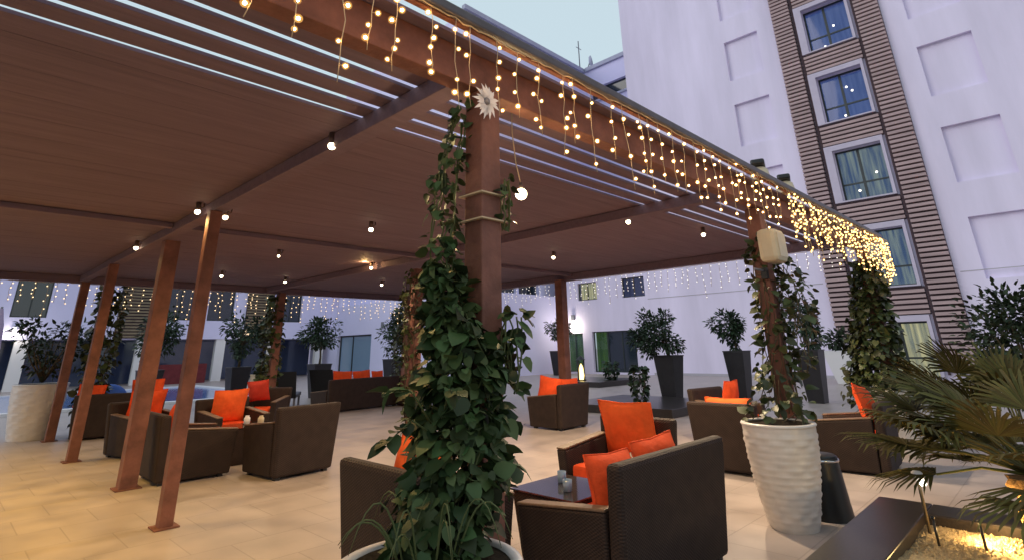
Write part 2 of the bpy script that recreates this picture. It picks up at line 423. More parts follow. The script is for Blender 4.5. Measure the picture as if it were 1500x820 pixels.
for k in range(8):
    t = tops[k]; b = max(.06, t-2.4)
    mb = MB()                                   # surround proud of the louvres, recess shade in its colour
    mb.box((XF-.20, 5.76, b-.06), (XF-.002, 6.08, t+.24)); mb.box((XF-.20, 3.72, b-.06), (XF-.002, 3.84, t+.24))
    mb.box((XF-.20, 3.84, t), (XF-.002, 5.76, t+.24)); mb.box((XF-.20, 3.84, b-.06), (XF-.002, 5.76, b))
    bpart(mb, 'window_surround', M['reveal'])
    fx = XF+.30
    mb = MB(); y0, y1 = 3.84, 5.76
    for a, c, d, e in ((y0,b,y0+.07,t), (y1-.07,b,y1,t)): mb.box((fx-.04,a,c),(fx+.04,d,e))
    mb.box((fx-.04,y0+.07,t-.07),(fx+.04,y1-.07,t)); mb.box((fx-.04,y0+.07,b),(fx+.04,y1-.07,b+.07))
    mid = 4.85
    mb.box((fx-.035,mid-.05,b+.07),(fx+.035,mid+.05,t-.07))
    zz = b+.80 if k else b+.75
    mb.box((fx-.033,y0+.07,zz-.035),(fx+.033,mid-.05,zz+.035)); mb.box((fx-.033,mid+.05,zz-.035),(fx+.033,y1-.07,zz+.035))
    fr = bpart(mb, 'window', M['dframe'])
    mb = MB(); mb.box((fx+.0405-.06,y0+.03,b+.03),(fx-.004,y1-.03,t-.03))
    mb = MB(); mb.add([(fx,y0+.03,b+.03),(fx,y1-.03,b+.03),(fx,y1-.03,t-.03),(fx,y0+.03,t-.03)], [(0,1,2,3)])
    bpart(mb, 'pane', M['glass'] if k < 3 else M['glassblue'], fr)
    mb = MB()
    n = 24
    for i in range(n):
        a = y0-.1+(y1-y0+.2)*i/n; c = y0-.1+(y1-y0+.2)*(i+1)/n
        da, dc = .06*math.sin(i*2.1), .06*math.sin((i+1)*2.1)
        mb.add([(fx+.35+da,a,b-.1),(fx+.35+dc,c,b-.1),(fx+.35+dc,c,t+.1),(fx+.35+da,a,t+.1)], [(0,1,2,3)])
    bpart(mb, 'curtain', M[['curtain_lit','curtain_dim','curtain_dim','curtain_dark','curtain_dark','curtain_dark','curtain_dark','curtain_dark'][k]], fr)
    if k in (2, 3, 4):
        for (yy, zz2) in {2: [(5.15,.5),(4.35,1.2)], 3: [(5.0,.35),(4.5,1.5),(4.7,1.75)], 4: [(5.15,.35),(4.6,1.3)]}[k]:
            mb = MB(); mb.ico((fx+.2, yy, b+zz2), .055); bpart(mb, 'room_lamp', M['lampwhite'], fr)  # glowing spheres imitate warm lights reflected in the glass

# lower right wing continuing past the tall block, and the low annex
annex = thing('low_building', 'low white annex wall with glazed garden door and dark corner windows', 'building', (XF, 20, 0))
inv2 = Matrix.Translation((-XF, -20, 0))
mb = MB()
facade(mb, WX, 16.3, 23, 0, 6.6, [(17.3,20.3,.1,2.35,.25,False), (21.0,22.4,.1,2.3,.25,False), (16.45,17.95,4.15,5.25,.2,False), (19.75,21.2,4.2,5.25,.2,False)])
mb.add([WX(16.3,6.6,0), WX(23,6.6,0), WX(23,6.6,8), WX(16.3,6.6,8)], [(0,1,2,3)])
bpart(mb, 'wall', M['wall'], annex, inv2)
def fx_window(parent, mtx, y0, y1, z0, z1, dep, panemat, name='window', mull=(), backm=None):
    x = XF+dep-.05; mb = MB(); e = .05
    mb.box((x-.03,y0,z0),(x+.03,y0+e,z1)); mb.box((x-.03,y1-e,z0),(x+.03,y1,z1)); mb.box((x-.03,y0+e,z1-e),(x+.03,y1-e,z1)); mb.box((x-.03,y0+e,z0),(x+.03,y1-e,z0+e))
    for q in mull: mb.box((x-.028,q-.03,z0+e),(x+.028,q+.03,z1-e))
    fr = bpart(mb, name, M['dframe'], parent, mtx)
    mb = MB(); mb.add([(x,y0+.02,z0+.02),(x,y1-.02,z0+.02),(x,y1-.02,z1-.02),(x,y0+.02,z1-.02)], [(0,1,2,3)])
    bpart(mb, 'pane', panemat, fr, mtx)
    if backm:
        mb = MB(); mb.add([(x+.5,y0-.2,z0-.1),(x+.5,y1+.2,z0-.1),(x+.5,y1+.2,z1+.2),(x+.5,y0-.2,z1+.2)], [(0,1,2,3)])
        bpart(mb, 'curtain', backm, fr, mtx)
    return fr
fx_window(annex, inv2, 17.3, 19.3, .1, 2.35, .25, M['darkglass'], 'glass_door', (18.3,))
fx_window(annex, inv2, 19.3, 20.3, .1, 2.35, .24, M['glass'], 'glass_door', (), M['greenlit'])
fx_window(annex, inv2, 21.0, 22.4, .1, 2.3, .25, M['glass'], 'glass_door', (21.7,), M['greenlit'])
fx_window(annex, inv2, 16.45, 17.95, 4.15, 5.25, .2, M['glassblue'], 'window', (17.2,))
fx_window(annex, inv2, 19.75, 21.2, 4.2, 5.25, .2, M['glass'], 'window', (20.5,), M['curtain_lit'])

# low projecting block (corner X=20, Y=23)
blk = thing('garden_building', 'single storey white block with flat roof and tall pale blue glass door', 'building', (20, 23, 0))
inv3 = Matrix.Translation((-20, -23, 0))
mb = MB()
WL = lambda u, v, d: (20 + d, u, v)
facade(mb, WL, 23, 45, 0, 4.6, [(32.6,37.0,.05,2.6,.3,False)])
mb.add([(20,23,0),(XF-.02,23,0),(XF-.02,23,4.6),(20,23,4.6)], [(0,1,2,3)])
mb.add([(20,23,4.6),(XF-.02,23,4.6),(XF-.02,45,4.6),(20,45,4.6)], [(0,1,2,3)])
bpart(mb, 'wall', M['wall2'], blk, inv3)
mb = MB(); x = 20.25
mb.box((x-.04,32.6,.05),(x+.04,32.7,2.6)); mb.box((x-.04,36.85,.05),(x+.04,37,2.6)); mb.box((x-.04,32.7,2.5),(x+.04,36.85,2.6)); mb.box((x-.04,35.2,.05),(x+.04,35.3,2.5))
d = bpart(mb, 'glass_door', M['dframe'], blk, inv3)
mb = MB(); mb.add([(x,32.65,.05),(x,36.9,.05),(x,36.9,2.55),(x,32.65,2.55)], [(0,1,2,3)]); bpart(mb, 'pane', M['paleglass'], d, inv3)
mb = MB(); mb.box((19.94,31.2,2.9),(19.997,31.45,3.3)); bpart(mb, 'wall_vent', M['grey'], blk, inv3)

# set-back upper wing: L of two facades with parapets
up = thing('rear_building', 'set back upper building with stepped parapet roofs and a dark window strip', 'building', (33.7, 24, 0))
inv4 = Matrix.Translation((-33.7, -24, 0))
WB = lambda u, v, d: (33.7 + d, u, v)
WA = lambda u, v, d: (u, 24 + d, v)
mb = MB()
facade(mb, WB, 12, 24, 0, 23.4, [(17.6,23.4,20.6,21.7,.4,False), (16.4,17.3,20.6,21.7,.4,False), (15,16.2,17.0,18.4,.4,False)])
facade(mb, WA, 20.6, 33.7, 4.5, 23.4, [(21.0,24.9,4.75,5.6,.3,False), (25.1,27.0,4.75,5.6,.3,False)])
mb.add([(20.6,24,23.4),(33.7,24,23.4),(33.7,40,23.4),(20.6,40,23.4)], [(0,1,2,3)])
mb.add([(33.7,12,23.4),(45,12,23.4),(45,40,23.4),(33.7,40,23.4)], [(0,1,2,3)])
mb.add([(20.6,24,4.5),(20.6,40,4.5),(20.6,40,23.4),(20.6,24,23.4)], [(0,1,2,3)])
bpart(mb, 'wall', M['wall2'], up, inv4)
mb = MB()
mb.box((33.5,12,23.41),(33.85,23.7,23.75)); mb.box((20.3,23.8,23.41),(33.85,24.15,23.75)); mb.box((33.55,12,20.35),(33.69,24-.15,20.5))
bpart(mb, 'parapet_coping', M['roofgrey'], up, inv4)
for a, b, c, d in ((17.6,23.4,20.6,21.7),(16.4,17.3,20.6,21.7),(15,16.2,17.0,18.4)):
    mb = MB(); mb.box((34.0,a-.1,c-.1),(34.05,b+.1,d+.1)); bpart(mb, 'window', M['darkglass'], up, inv4)
for a, b in ((21.0,24.9),(25.1,27.0)):
    mb = MB(); mb.box((a-.1,24.25,4.7),(b+.09,24.29,5.7)); bpart(mb, 'window', M['darkglass'], up, inv4)
ant = thing('roof_antenna', 'thin rooftop antenna pole with round dish on the far parapet corner', 'antenna', (33.2, 23.95, 23.75))
mb = MB(); mb.tube([(0,0,0),(0,0,2.6)], .05, 6); mb.tube([(-.35,0,1.9),(.35,0,1.9)], .03, 5); mb.build('pole', M['grey'], ant)
mb = MB(); mb.lathe([(.08,-.1),(.45,0),(.55,.12),(.52,.12),(.4,.02)], 16); d = mb.build('dish', M['roofgrey'], ant); d.location = (.75,-.55,.65); d.rotation_euler = (PI/2.3, 0, .7)
mb = MB(); mb.tube([(.75,-.2,0),(.75,-.5,.6)], .05, 5); mb.build('bracket', M['grey'], ant)

# far facade beyond the pool
YB = 38
far = thing('poolside_building', 'white building beyond the pool with dark square windows and brown louvre panels', 'building', (5, YB, 0))
inv5 = Matrix.Translation((-5, -YB, 0))
WY = lambda u, v, d: (u, YB + d, v)
wins = [(-7.5,-6.0),(-2.2,-.7),(2.35,3.82),(9.3,10.75),(11.55,13.1),(16.1,17.6)]
pans = [(-4.9,-2.9),(6.9,8.9),(13.85,15.6)]
mb = MB(); facade(mb, WY, -25, 19.9, 2.45, 10, [(a,b,3.54,5.75,.3,False) for a,b in wins])
mb.add([WY(-25,2.45,0), WY(19.9,2.45,0), WY(19.9,2.45,3), WY(-25,2.45,3)], [(0,1,2,3)])
mb.box((-25,YB,10),(19.9,YB+10,10.2))
bpart(mb, 'wall', M['wall2'], far, inv5)
for a, b in wins:
    mb = MB(); y = YB+.2
    mb.box((a,y-.03,3.54),(a+.06,y+.03,5.75)); mb.box((b-.06,y-.03,3.54),(b,y+.03,5.75)); mb.box((a+.06,y-.03,5.69),(b-.06,y+.03,5.75)); mb.box((a+.06,y-.03,3.54),(b-.06,y+.03,3.6)); mb.box(((a+b)/2-.03,y-.028,3.6),((a+b)/2+.03,y+.028,5.69))
    fr = bpart(mb, 'window', M['dframe'], far, inv5)
    mb = MB(); mb.add([(a+.03,y,3.56),(b-.03,y,3.56),(b-.03,y,5.72),(a+.03,y,5.72)], [(0,1,2,3)]); bpart(mb, 'pane', M['darkglass'], fr, inv5)
for a, b in pans:
    mb = MB(); mb.box((a,YB-.05,2.5),(b,YB-.004,9.5),1); z = 2.55
    while z < 9.3: mb.box((a+.02,YB-.14,z),(b-.02,YB-.052,z+.10),0); z += .17
    bpart(mb, 'louvre_panel', [M['louvreolive'], M['louvreback']], far, inv5)
mb = MB(); mb.box((-25,YB+3,0),(19.9,YB+3.1,2.45)); bpart(mb, 'terrace_glazing', M['terraceglass'], far, inv5)
for x in (-6, -1.5, 3.1, 8.4, 12.6, 15.9, 19.2):
    mb = MB(); mb.box((x-.28,YB+.05,0),(x+.28,YB+.37,2.449)); bpart(mb, 'column', M['white'], far, inv5)
mb = MB(); mb.box((9.2,YB-1.2,0),(11.6,YB-.9,1.05)); tag(mb.build('poolside_screen', M['maroon']), 'low maroon screen wall standing beyond the blue pool', 'screen wall')
for i, (x, lab) in enumerate(((2.67, 'bright wall lamp below the first far window, leftmost of the far lamps'), (14.2, 'bright wall lamp on the far white facade between the louvre panel and window'))):
    t = thing('wall_lamp', lab, 'wall lamp', (x, YB-.01, 2.95), 0, 'wall lamps on the white buildings')
    mb = MB(); mb.box((-.08,-.16,-.12),(.08,0,.12)); mb.build('housing', M['white'], t)
    mb = MB(); mb.box((-.06,-.14,-.135),(.06,-.02,-.122)); mb.build('lamp_lens', M['lampwhite'], t)
    point((0,-.35,-.25), 25, (1,.9,.78), .1, t)
t = thing('wall_lamp', 'glowing wall lamp above the garden doors of the low annex', 'wall lamp', (XF-.01, 21.6, 3.05), 0, 'wall lamps on the white buildings')
mb = MB(); mb.box((-.16,-.1,0),(0,.1,.35)); mb.build('housing', M['grey'], t)
mb = MB(); mb.box((-.14,-.08,-.30),(-.02,.08,-.002)); mb.build('lamp_lens', M['lampwhite'], t)
point((-.4,0,-.4), 60, (1,.9,.72), .1, t)

# ------------------------------------------------------------------ pergola
per = thing('pergola', 'brown timber pergola with slatted roof on slim posts over the seating', 'pergola', (0, 0, 0))
ZB, ZC = 3.0, 3.12                     # beam underside, roof board underside
X0, X1, Y0, Y1 = -6.5, 10.25, 1.80, 14.6
posts = [(1.93,2.10,.07),(6.05,2.15,.075),(10.1,2.02,.08),(1.86,6.4,.06),(2.0,8.55,.092),(1.86,11.35,.07),(1.95,14.45,.075),(6.3,8.75,.09),(10.0,8.2,.10),(6.1,14.45,.09),(10.1,14.45,.1),(-2.5,2.1,.09),(-2.5,8.5,.09),(-2.5,14.45,.09)]
for x, y, hw in posts:
    mb = MB(); mb.box((x-hw,y-hw,0),(x+hw,y+hw,(ZB if y > 3 else 2.90)-.002)); o = mb.build('post', M['wood'], per, .008)
    mb = MB(); mb.box((x-hw-.045,y-hw-.045,.002),(x+hw+.045,y+hw+.045,.014)); mb.build('base_plate', M['wood'], o)
def beam(a, b, name='beam'):
    mb = MB(); mb.box(a, b); return mb.build(name, M['slat' if name in ('joist','cross_beam','side_beam','back_beam') else 'wood'], per, .006)
beam((X0,2.055,2.90),(X1,2.165,ZC-.003), 'front_beam')
beam((X0,Y1-.2,2.97),(X1,Y1-.08,ZC-.004), 'back_beam')
beam((X1-.22,2.168,2.97),(X1-.10,Y1-.21,ZC-.004), 'side_beam')
for x in (1.9, 5.75, -2.5): beam((x-.07,2.168,3.0),(x+.07,Y1-.21,ZC-.004), 'cross_beam')
for y in (7.9,):
    for a, b in ((X0,-2.58),(-2.42,1.82),(1.98,5.67),(5.83,X1-.23)): beam((a,y-.05,3.05),(b,y+.05,ZC-.005), 'joist')
# fascia, gutter and roof boards
beam((X0,1.80,3.045),(X1,1.835,3.13), 'fascia')
beam((X1-.001,1.80,2.985),(X1+.034,Y1,3.13), 'fascia'); beam((X0,Y1,2.985),(X1+.034,Y1+.035,3.13), 'fascia')
mb = MB(); mb.box((X0,1.755,3.048),(X1+.1,1.797,3.108)); mb.box((X1+.036,1.80,3.048),(X1+.09,Y1+.1,3.108)); mb.build('gutter', M['gutter'], per, .012)
mb = MB(); mb.box((X0,1.98,ZC),(X1-.002,2.185,ZC+.022)); y = 2.2525
while y < Y1-.1:
    gap = .072 if y < 3.3 else .0015
    wd = .22-gap; dz = R.uniform(-.003,.003) if y < 3.3 else R.uniform(-.001,.001)
    mb.box((X0,y,ZC+dz),(X1-.002,min(y+wd,Y1-.002),ZC+.022+dz)); y += wd+gap
mb.build('roof_boards', M['slat'], per)

# ------------------------------------------------------------------ icicle lights
GL = 'icicle light strings on the pergola'
bulb_me = None
def make_bulb(r, sub, mname):
    mb = MB(); mb.ico((0,0,0), r, 0, sub)
    me = bpy.data.meshes.new('bulb'); me.from_pydata(mb.v, [], mb.f); me.materials.append(M[mname])
    me.polygons.foreach_set('use_smooth', [True]*len(mb.f)); return me
def halo_shell():  # emissive shell that paints an amber halo around the bulb core
    m = bpy.data.materials.new('frosted_cap'); m.use_nodes = True; nt = m.node_tree; nt.nodes.remove(nt.nodes['Principled BSDF'])
    e = nt.nodes.new('ShaderNodeEmission'); e.inputs[0].default_value = (1,.50,.13,1); e.inputs[1].default_value = 1.6
    tr = nt.nodes.new('ShaderNodeBsdfTransparent'); mx = nt.nodes.new('ShaderNodeMixShader'); mx.inputs[0].default_value = .26
    nt.links.new(tr.outputs[0], mx.inputs[1]); nt.links.new(e.outputs[0], mx.inputs[2]); nt.links.new(mx.outputs[0], nt.nodes['Material Output'].inputs[0])
    m.cycles.emission_sampling = 'NONE'; return m
M['cap'] = halo_shell()  # halo glow, not a physical cap
def near_bulb(rc, rs):
    mb = MB(); mb.ico((0,0,0), rc, 0, 2); mb.ico((0,0,0), rs, 1, 2)
    me = bpy.data.meshes.new('bulb'); me.from_pydata(mb.v, [], mb.f); me.materials.append(M['bulb']); me.materials.append(M['cap'])
    me.polygons.foreach_set('material_index', mb.mi); me.polygons.foreach_set('use_smooth', [True]*len(mb.f)); return me
BN = [near_bulb(.0055, .013), near_bulb(.0075, .017), near_bulb(.0065, .0145)]
def garland(label, A, B, z, step, lens, near, r=.011, mname='bulb', jit=.02, nb=(4,6)):
    t = thing('icicle_lights', label, 'string lights', (0,0,0), 0, GL)
    A, B = Vector(A), Vector(B); L = (B-A).length; d = (B-A)/L; n = int(L/step)
    cp = []
    for i in range(n*3+1):
        cp.append(A + d*(L*i/(n*3)) + Vector((0,0,z+R.uniform(-.012,.012))))
    mb = MB(); mb.tube(cp, .004, 4); mb.build('cable', M['wire'], t)
    for i in range(n):
        s = A + d*((i+.5+R.uniform(-.25,.25))*step); ln = R.uniform(*lens)*(1.0 if i % 2 else .78)
        pts = []; m = 6; dx, dy = R.uniform(-jit,jit), R.uniform(-jit,jit)
        for q in range(m+1):
            f = q/m; pts.append(s + Vector((dx*math.sin(f*3+i)+R.uniform(-.006,.006), dy*f+R.uniform(-.006,.006), z-ln*f)))
        mb = MB(); mb.tube(pts, .0022 if near else .003, 4)
        k = R.randint(*nb); bp = []
        for q in range(k):
            f = (q+.6)/k + R.uniform(-.05,.05); f = min(max(f,.02),1); ii = min(int(f*m), m-1); p0 = pts[ii].lerp(pts[ii+1], f*m-ii)
            side = R.choice((-1,1))
            e = p0 + Vector((side*R.uniform(.006,.028), R.uniform(-.015,.015), R.uniform(-.004,.012)))
            if near: mb.tube([p0, e], .002, 4)
            bp.append(e)
        if near:
            st = mb.build('light_strand', M['wire'], t)
            for e in bp: link('bulb', R.choice(BN), st, 0, e)
        else:
            for e in bp: mb.ico(e, r, 1, 1)
            mb.build('light_strand', [M['wire'], M[mname]], t)
garland('icicle lights along the front eave left of the big vine covered post', (-.6,1.77,0), (1.95,1.77,0), 3.035, .15, (.42,.58), True, nb=(4,6))
garland('icicle lights on the front eave between the vine post and cream box post', (2.0,1.77,0), (5.95,1.77,0), 3.035, .165, (.46,.6), True, nb=(4,6))
garland('dense glowing icicle lights on the front eave right of the cream box post', (6.0,1.77,0), (10.3,1.77,0), 3.035, .08, (.42,.72), False, .0105, 'bulbwarm', nb=(6,9))
garland('dense bundle of warm icicle lights wrapped at the far right corner post', (9.8,1.72,0), (10.35,1.70,0), 3.0, .05, (.5,.8), False, .012, 'bulbwarm', nb=(7,10))
garland('pale icicle lights under the right side edge before the white hotel wall', (10.3,2.0,0), (10.3,14.5,0), 2.98, .16, (.3,.65), False, .0105, 'bulbcool', nb=(4,6))
garland('icicle lights under the back edge facing the poolside building', (-3,14.55,0), (10.2,14.55,0), 2.97, .17, (.35,.75), False, .0125, 'bulbfar', nb=(4,6))

# hanging globe bulb, star ornament, cream box, bracket
t = thing('pendant_bulb', 'single large warm globe bulb hanging beside the vine covered post', 'hanging bulb', (2.45, 2.3, 2.44))
mb = MB(); mb.ico((0,0,0), .038, 0, 3); mb.build('globe', M['lamp'], t)
mb = MB(); mb.tube([(0,0,.035),(0,0,.075)], .014, 8); mb.build('socket', M['housing'], t)
mb = MB(); mb.tube([(0,0,.07),(-.03,.01,.2),(-.05,.02,.42),(-.05,.02,.68)], .004, 5); mb.build('cord', M['wire'], t)
point((0,0,-.06), 30, (1,.7,.35), .04, t)
t = thing('star_ornament', 'white tinsel star ornament fixed high on the vine covered post', 'ornament', (1.86, 1.995, 2.80))
mb = MB()
for k in range(26):
    a = k*2*PI/26; L = .085 if k % 2 else .06; dv = Vector((math.cos(a)*.7, -.12+R.uniform(-.1,.1), math.sin(a))); dv2 = Vector((math.cos(a)*.7, -math.cos(a)*.7*0, math.sin(a)))
    mb.leaf(Vector((0,0,0))+dv*.02, dv, Vector((0,-1,0)), L, .03)
mb.build('rays', M['white'], t)
mb = MB(); mb.lathe([(.018,0),(.022,.01),(.012,.02)], 12); o = mb.build('hub', M['grey'], t); o.rotation_euler = (PI/2,0,0)
t = thing('speaker_box', 'rounded cream box mounted at the top of the second front post', 'wall box', (5.86, 1.96, 2.44))
mb = MB(); mb.box((-.15,-.10,-.17),(.15,.098,.17)); o = mb.build('case', M['creambox'], t, .05)
mb = MB(); mb.box((-.11,-.104,-.12),(.11,-.1,.12)); mb.build('grille', M['creambox'], t)
t = thing('lamp_bracket', 'black metal bracket arm on the second front post below the cream box', 'bracket', (5.95, 2.1, 2.18))
mb = MB(); mb.tube([(-.28,-.0,.03),(0,0,.03)], .012, 6); mb.build('arm', M['grey'], t)
mb = MB(); mb.box((-.06,-.03,-.05),(.0,.03,.06)); mb.build('clamp', M['black'], t)
for x, y, lab in ((5.84,1.95,'floodlight with black head and beige base on the pergola roof above the cream box'), (6.62,1.95,'floodlight on the pergola roof edge, right of the one above the cream box')):
    t = thing('roof_floodlight', lab, 'floodlight', (x, y, 3.145), .3, 'floodlights on the pergola roof')
    mb = MB(); mb.lathe([(.10,0),(.105,.02),(.085,.12),(.06,.14)], 16); mb.build('base', M['creambox'], t)
    mb = MB(); mb.box((-.13,-.07,.145),(.11,.07,.21)); mb.build('head', M['black'], t, .02)

# ceiling spotlights
for i, (x, y, lab) in enumerate(((1.83,3.72,'lit spot on the cross beam just left of the main vine post, nearest of all'), (3.7,6.2,'lit spot on the roof between main post and left posts'), (3.66,8.95,'lit spot above the orange cushion chair of the left group'),
        (5.55,9.2,'brightest spot near the roof centre throwing a beam streak'), (5.95,3.7,'lit spot right of the big post on the cross beam under the right roof'), (7.55,3.45,'round lit spot on the roof left of the cream box'),
        (1.74,6.6,'lit spot left of the top of the nearest left post'), (2.06,6.68,'lit spot right of the top of the nearest left post'), (1.78,9.5,'lit spot on the cross beam above the third left post'),
        (3.8,12.0,'faint spot near the back roof edge above left group'), (5.2,12.2,'small lit spot near the back edge above the dark loungers'), (7.25,11.5,'small lit spot above the back sofa with orange cushions'), (7.4,6.2,'small lit spot above the chair by the black planters'))):
    t = thing('ceiling_spotlight', lab, 'spotlight', (x, y, 3.0), 0, 'spotlights under the pergola roof')
    mb = MB(); mb.tube([(0,0,.118),(0,0,.03)], .028, 10); mb.tube([(.028,0,.06),(.06,0,.08),(.06,0,.118)], .008, 5); mb.build('housing', M['housing'], t)
    mb = MB(); mb.ico((0,0,.012), .03 if i != 2 else .02, 0, 2); mb.build('lens', M['lamp'], t)
    point((0,0,-.05), {4:330,5:330,12:300,6:50,7:50,0:95,1:115,3:100}.get(i, 75), (1,.62,.22) if x < 2.5 else (1,.76,.48), .04, t, 165)
    if i == 3: point((-.12,.05,.07), 7, (1,.6,.22), .03, t)
for x, y, pw in ((-.9,5.0,170),(-.6,8.6,170),(-.4,12,120)):
    t = thing('ceiling_spotlight', 'warm roof lamp over the open floor at left, %s' % {5.0:'nearest the eave', 8.6:'middle one', 12:'farthest one'}[y], 'spotlight', (x, y, 3.0), 0, 'spotlights under the pergola roof')
    mb = MB(); mb.tube([(0,0,.118),(0,0,.03)], .05, 10); mb.build('housing', M['housing'], t)
    mb = MB(); mb.ico((0,0,.012), .045, 0, 2); mb.build('lens', M['lamp'], t)
    point((0,0,-.06), pw*2.6, (1,.60,.08), .05, t, 125)

# ------------------------------------------------------------------ furniture
def slab(mb, bot, top, mi=0): mb.hexa([Vector(p) for p in bot], [Vector(p) for p in top], mi)
def chair_parts(t, W, D, H, HA, mat, seat, fl=.05, at=.11):
    """tub chair: local front = +Y, flared towards the top"""
    w, d = W/2, D/2
    mb = MB()       # back
    slab(mb, [(-w,-d+.02,.03),(w,-d+.02,.03),(w,-d+.02+at,.03),(-w,-d+.02+at,.03)], [(-w-fl,-d-fl*.7,H),(w+fl,-d-fl*.7,H),(w+fl,-d-fl*.7+at,H),(-w-fl,-d-fl*.7+at,H)])
    mb.build('backrest', mat, t, .032)
    for s in (-1, 1):
        mb = MB(); x0, x1 = (w-at, w) if s > 0 else (-w, -w+at); f = fl*s*.8
        yb = -d+.02+at+.002
        b = [(x0,yb,.03),(x1,yb,.03),(x1,d,.03),(x0,d,.03)]
        tp = [(x0+f,yb-fl*.7+.01,HA+.05),(x1+f,yb-fl*.7+.01,HA+.05),(x1+f,d+.03,HA-.02),(x0+f,d+.03,HA-.02)]
        slab(mb, b, tp); a = mb.build('arm', mat, t, .018)
        mb = MB(); slab(mb, [tp[0],tp[1],tp[2],tp[3]], [tuple(Vector(q)+Vector((0,0,.018))) for q in tp]); mb.build('arm_trim', M['trim'], a, .007)
    mb = MB(); mb.box((-w+at+.004,-d+.02+at+.004,.06),(w-at-.004,d-.03,.30)); mb.build('seat_base', mat, t, .015)
    mb = MB(); mb.box((-w+at+.008,-d+.02+at+.008,.302),(w-at-.008,d+.0,.43)); mb.build('seat_cushion', M[seat], t, .035)
    for sx in (-1, 1):
        for sy in (-1, 1):
            mb = MB(); mb.box((sx*(w-.07)-.03,sy*(d-.09)-.03,0),(sx*(w-.07)+.03,sy*(d-.09)+.03,.03-.001 if True else 0)); mb.build('foot', M['black'], t)
GC = 'dark rattan armchairs under and around the pergola'
proto = thing('armchair', 'x', 'armchair', (0,0,0), 0, GC); chair_parts(proto, .80, .80, .80, .57, M['rattan'], 'orange')
used = [0]
def chair(x, y, rz, label, scale=None):
    if not used[0]:
        used[0] = 1; proto.location = (x,y,0); proto.rotation_euler = (0,0,rz); proto['label'] = label
        if scale: proto.scale = scale
        return proto
    return dup(proto, (x,y,0), rz, label, scale)
FX = -PI/2   # facing +X
c_nl = chair(2.60, 3.42, FX, 'dark rattan armchair behind the big white pot, nearest chair at left of the vine')
c_c3 = chair(4.98, 3.45, PI/2, 'rattan armchair with upright orange cushion facing the glass table')
c_c5 = chair(7.50, 3.34, FX, 'brown rattan chair seen from behind, left of the tall white ribbed pot')
c_c6 = chair(8.42, 2.22, .05, 'rattan armchair half hidden between the ribbed pot and palm')
c_7 = chair(9.10, 7.66, 0, 'rattan armchair with folded orange cushion on its side by the slim back post', (1.05,1.05,1.02))
c_l1 = chair(2.66, 8.75, FX, 'dark rattan armchair standing right behind the two nearest left posts', (1.05,1.1,1))
c_l2 = chair(3.68, 7.88, .1, 'dark rattan armchair with its back to us, right in the left group', (1.03,1.05,1.06))
c_l3 = chair(3.75, 10.3, PI+.1, 'rattan armchair facing us with tall glowing orange cushion, left group')
c_l4 = chair(2.75, 11.2, PI+.3, 'rattan armchair behind left group, its orange cushion bearing a white mark')
c_l5 = chair(5.2, 12.6, PI*.75, 'far rattan armchair with a small red cushion behind the left group')
c_s9 = chair(10.2, 14.3, PI/2, 'far rattan armchair beside the back sofa, partly behind a vine covered post')
c_c8 = chair(9.4, 4.3, PI*.95, 'rattan armchair with orange cushion glimpsed right of the second front post')
def loveseat(x, y, rz, W, label, name='loveseat', D=.82, H=.82, HA=.5):
    t = thing(name, label, 'sofa', (x,y,0), rz, 'dark rattan sofas on the terrace'); chair_parts(t, W, D, H, HA, M['rattan'], 'orange'); return t
l_nr = loveseat(3.78, 2.56, 0, 1.36, 'dark rattan loveseat seen from behind in the right foreground')
l_s8 = loveseat(8.65, 14.7, .12, 2.3, 'long rattan sofa with orange cushions at the back edge')
l_s4 = loveseat(2.95, 14.3, -.15, 1.45, 'dark rattan sofa beside the large white pot at far left')
# cushions
GQ = 'square cushions on the rattan seats'
cb = [smooth_cushion(.5,.46,.17,k).build('c', M['orange']) for k in range(3)]
cme = [o.data for o in cb]
for o in cb: bpy.data.objects.remove(o)
def cushion(x, y, z, rz, lean, roll, label, mat=None, scale=(1,1,1), i=0):
    me = cme[i % 3]
    if mat: me = me.copy(); me.materials[0] = M[mat]
    o = link('cushion', me); o.location = (x,y,z); o.rotation_euler = Euler((lean, roll, rz), 'XYZ'); o.scale = scale
    return tag(o, label, 'cushion', GQ)
cushion(2.42, 3.30, .70, FX, -.22, .08, 'orange cushion showing above the back of the nearest left chair', 'orange2', (1,1,1.02))
cushion(2.78, 3.12, .55, 0, .25, .05, 'orange cushion leaning on the inner arm of the nearest left chair', None, (.8,1,.8), 1)
cushion(5.20, 3.45, .69, PI/2, -.25, 0, 'tall orange cushion upright in the armchair facing the glass table', 'orange2', (1.28,1.1,1.22), 1)
cushion(3.46, 2.44, .585, .04, -.28, .05, 'left orange cushion behind the back of the foreground loveseat', None, (1.12,1.1,1.0), 2)
cushion(4.06, 2.44, .60, -.05, -.26, -.05, 'right orange cushion behind the back of the foreground loveseat', None, (1.12,1.1,1.06))
cushion(7.30, 3.34, .66, FX, -.2, 0, 'orange cushion edge over the brown chair left of the ribbed pot', 'orange2', (1.2,1,.82), 1)
cushion(8.42, 2.02, .72, 0, -.25, .15, 'orange cushion tilted in the armchair between ribbed pot and palm', None, (1.1,1,1.1), 2)
cushion(9.38, 4.2, .68, PI, -.15, 0, 'dark orange cushion glimpsed behind the second front post', None, (1,1,1.1))
cushion(8.78, 7.62, .72, FX, -.15, .12, 'orange cushion flopped over the arm of the chair by the slim back post', None, (1.1,1,1.0), 1)
cushion(9.2, 7.42, .72, 0, -.2, .0, 'orange cushion along the back of the chair by the slim back post', None, (1.1,1,.8), 2)
cushion(2.46, 8.7, .68, FX, -.22, .1, 'orange cushion in the chair behind the nearest left posts', None, (1,1,.95))
cushion(3.74, 10.45, .68, PI+.1, -.2, 0, 'tall glowing orange cushion in the chair facing us, left group', 'orange2', (1.15,1.1,1.15), 1)
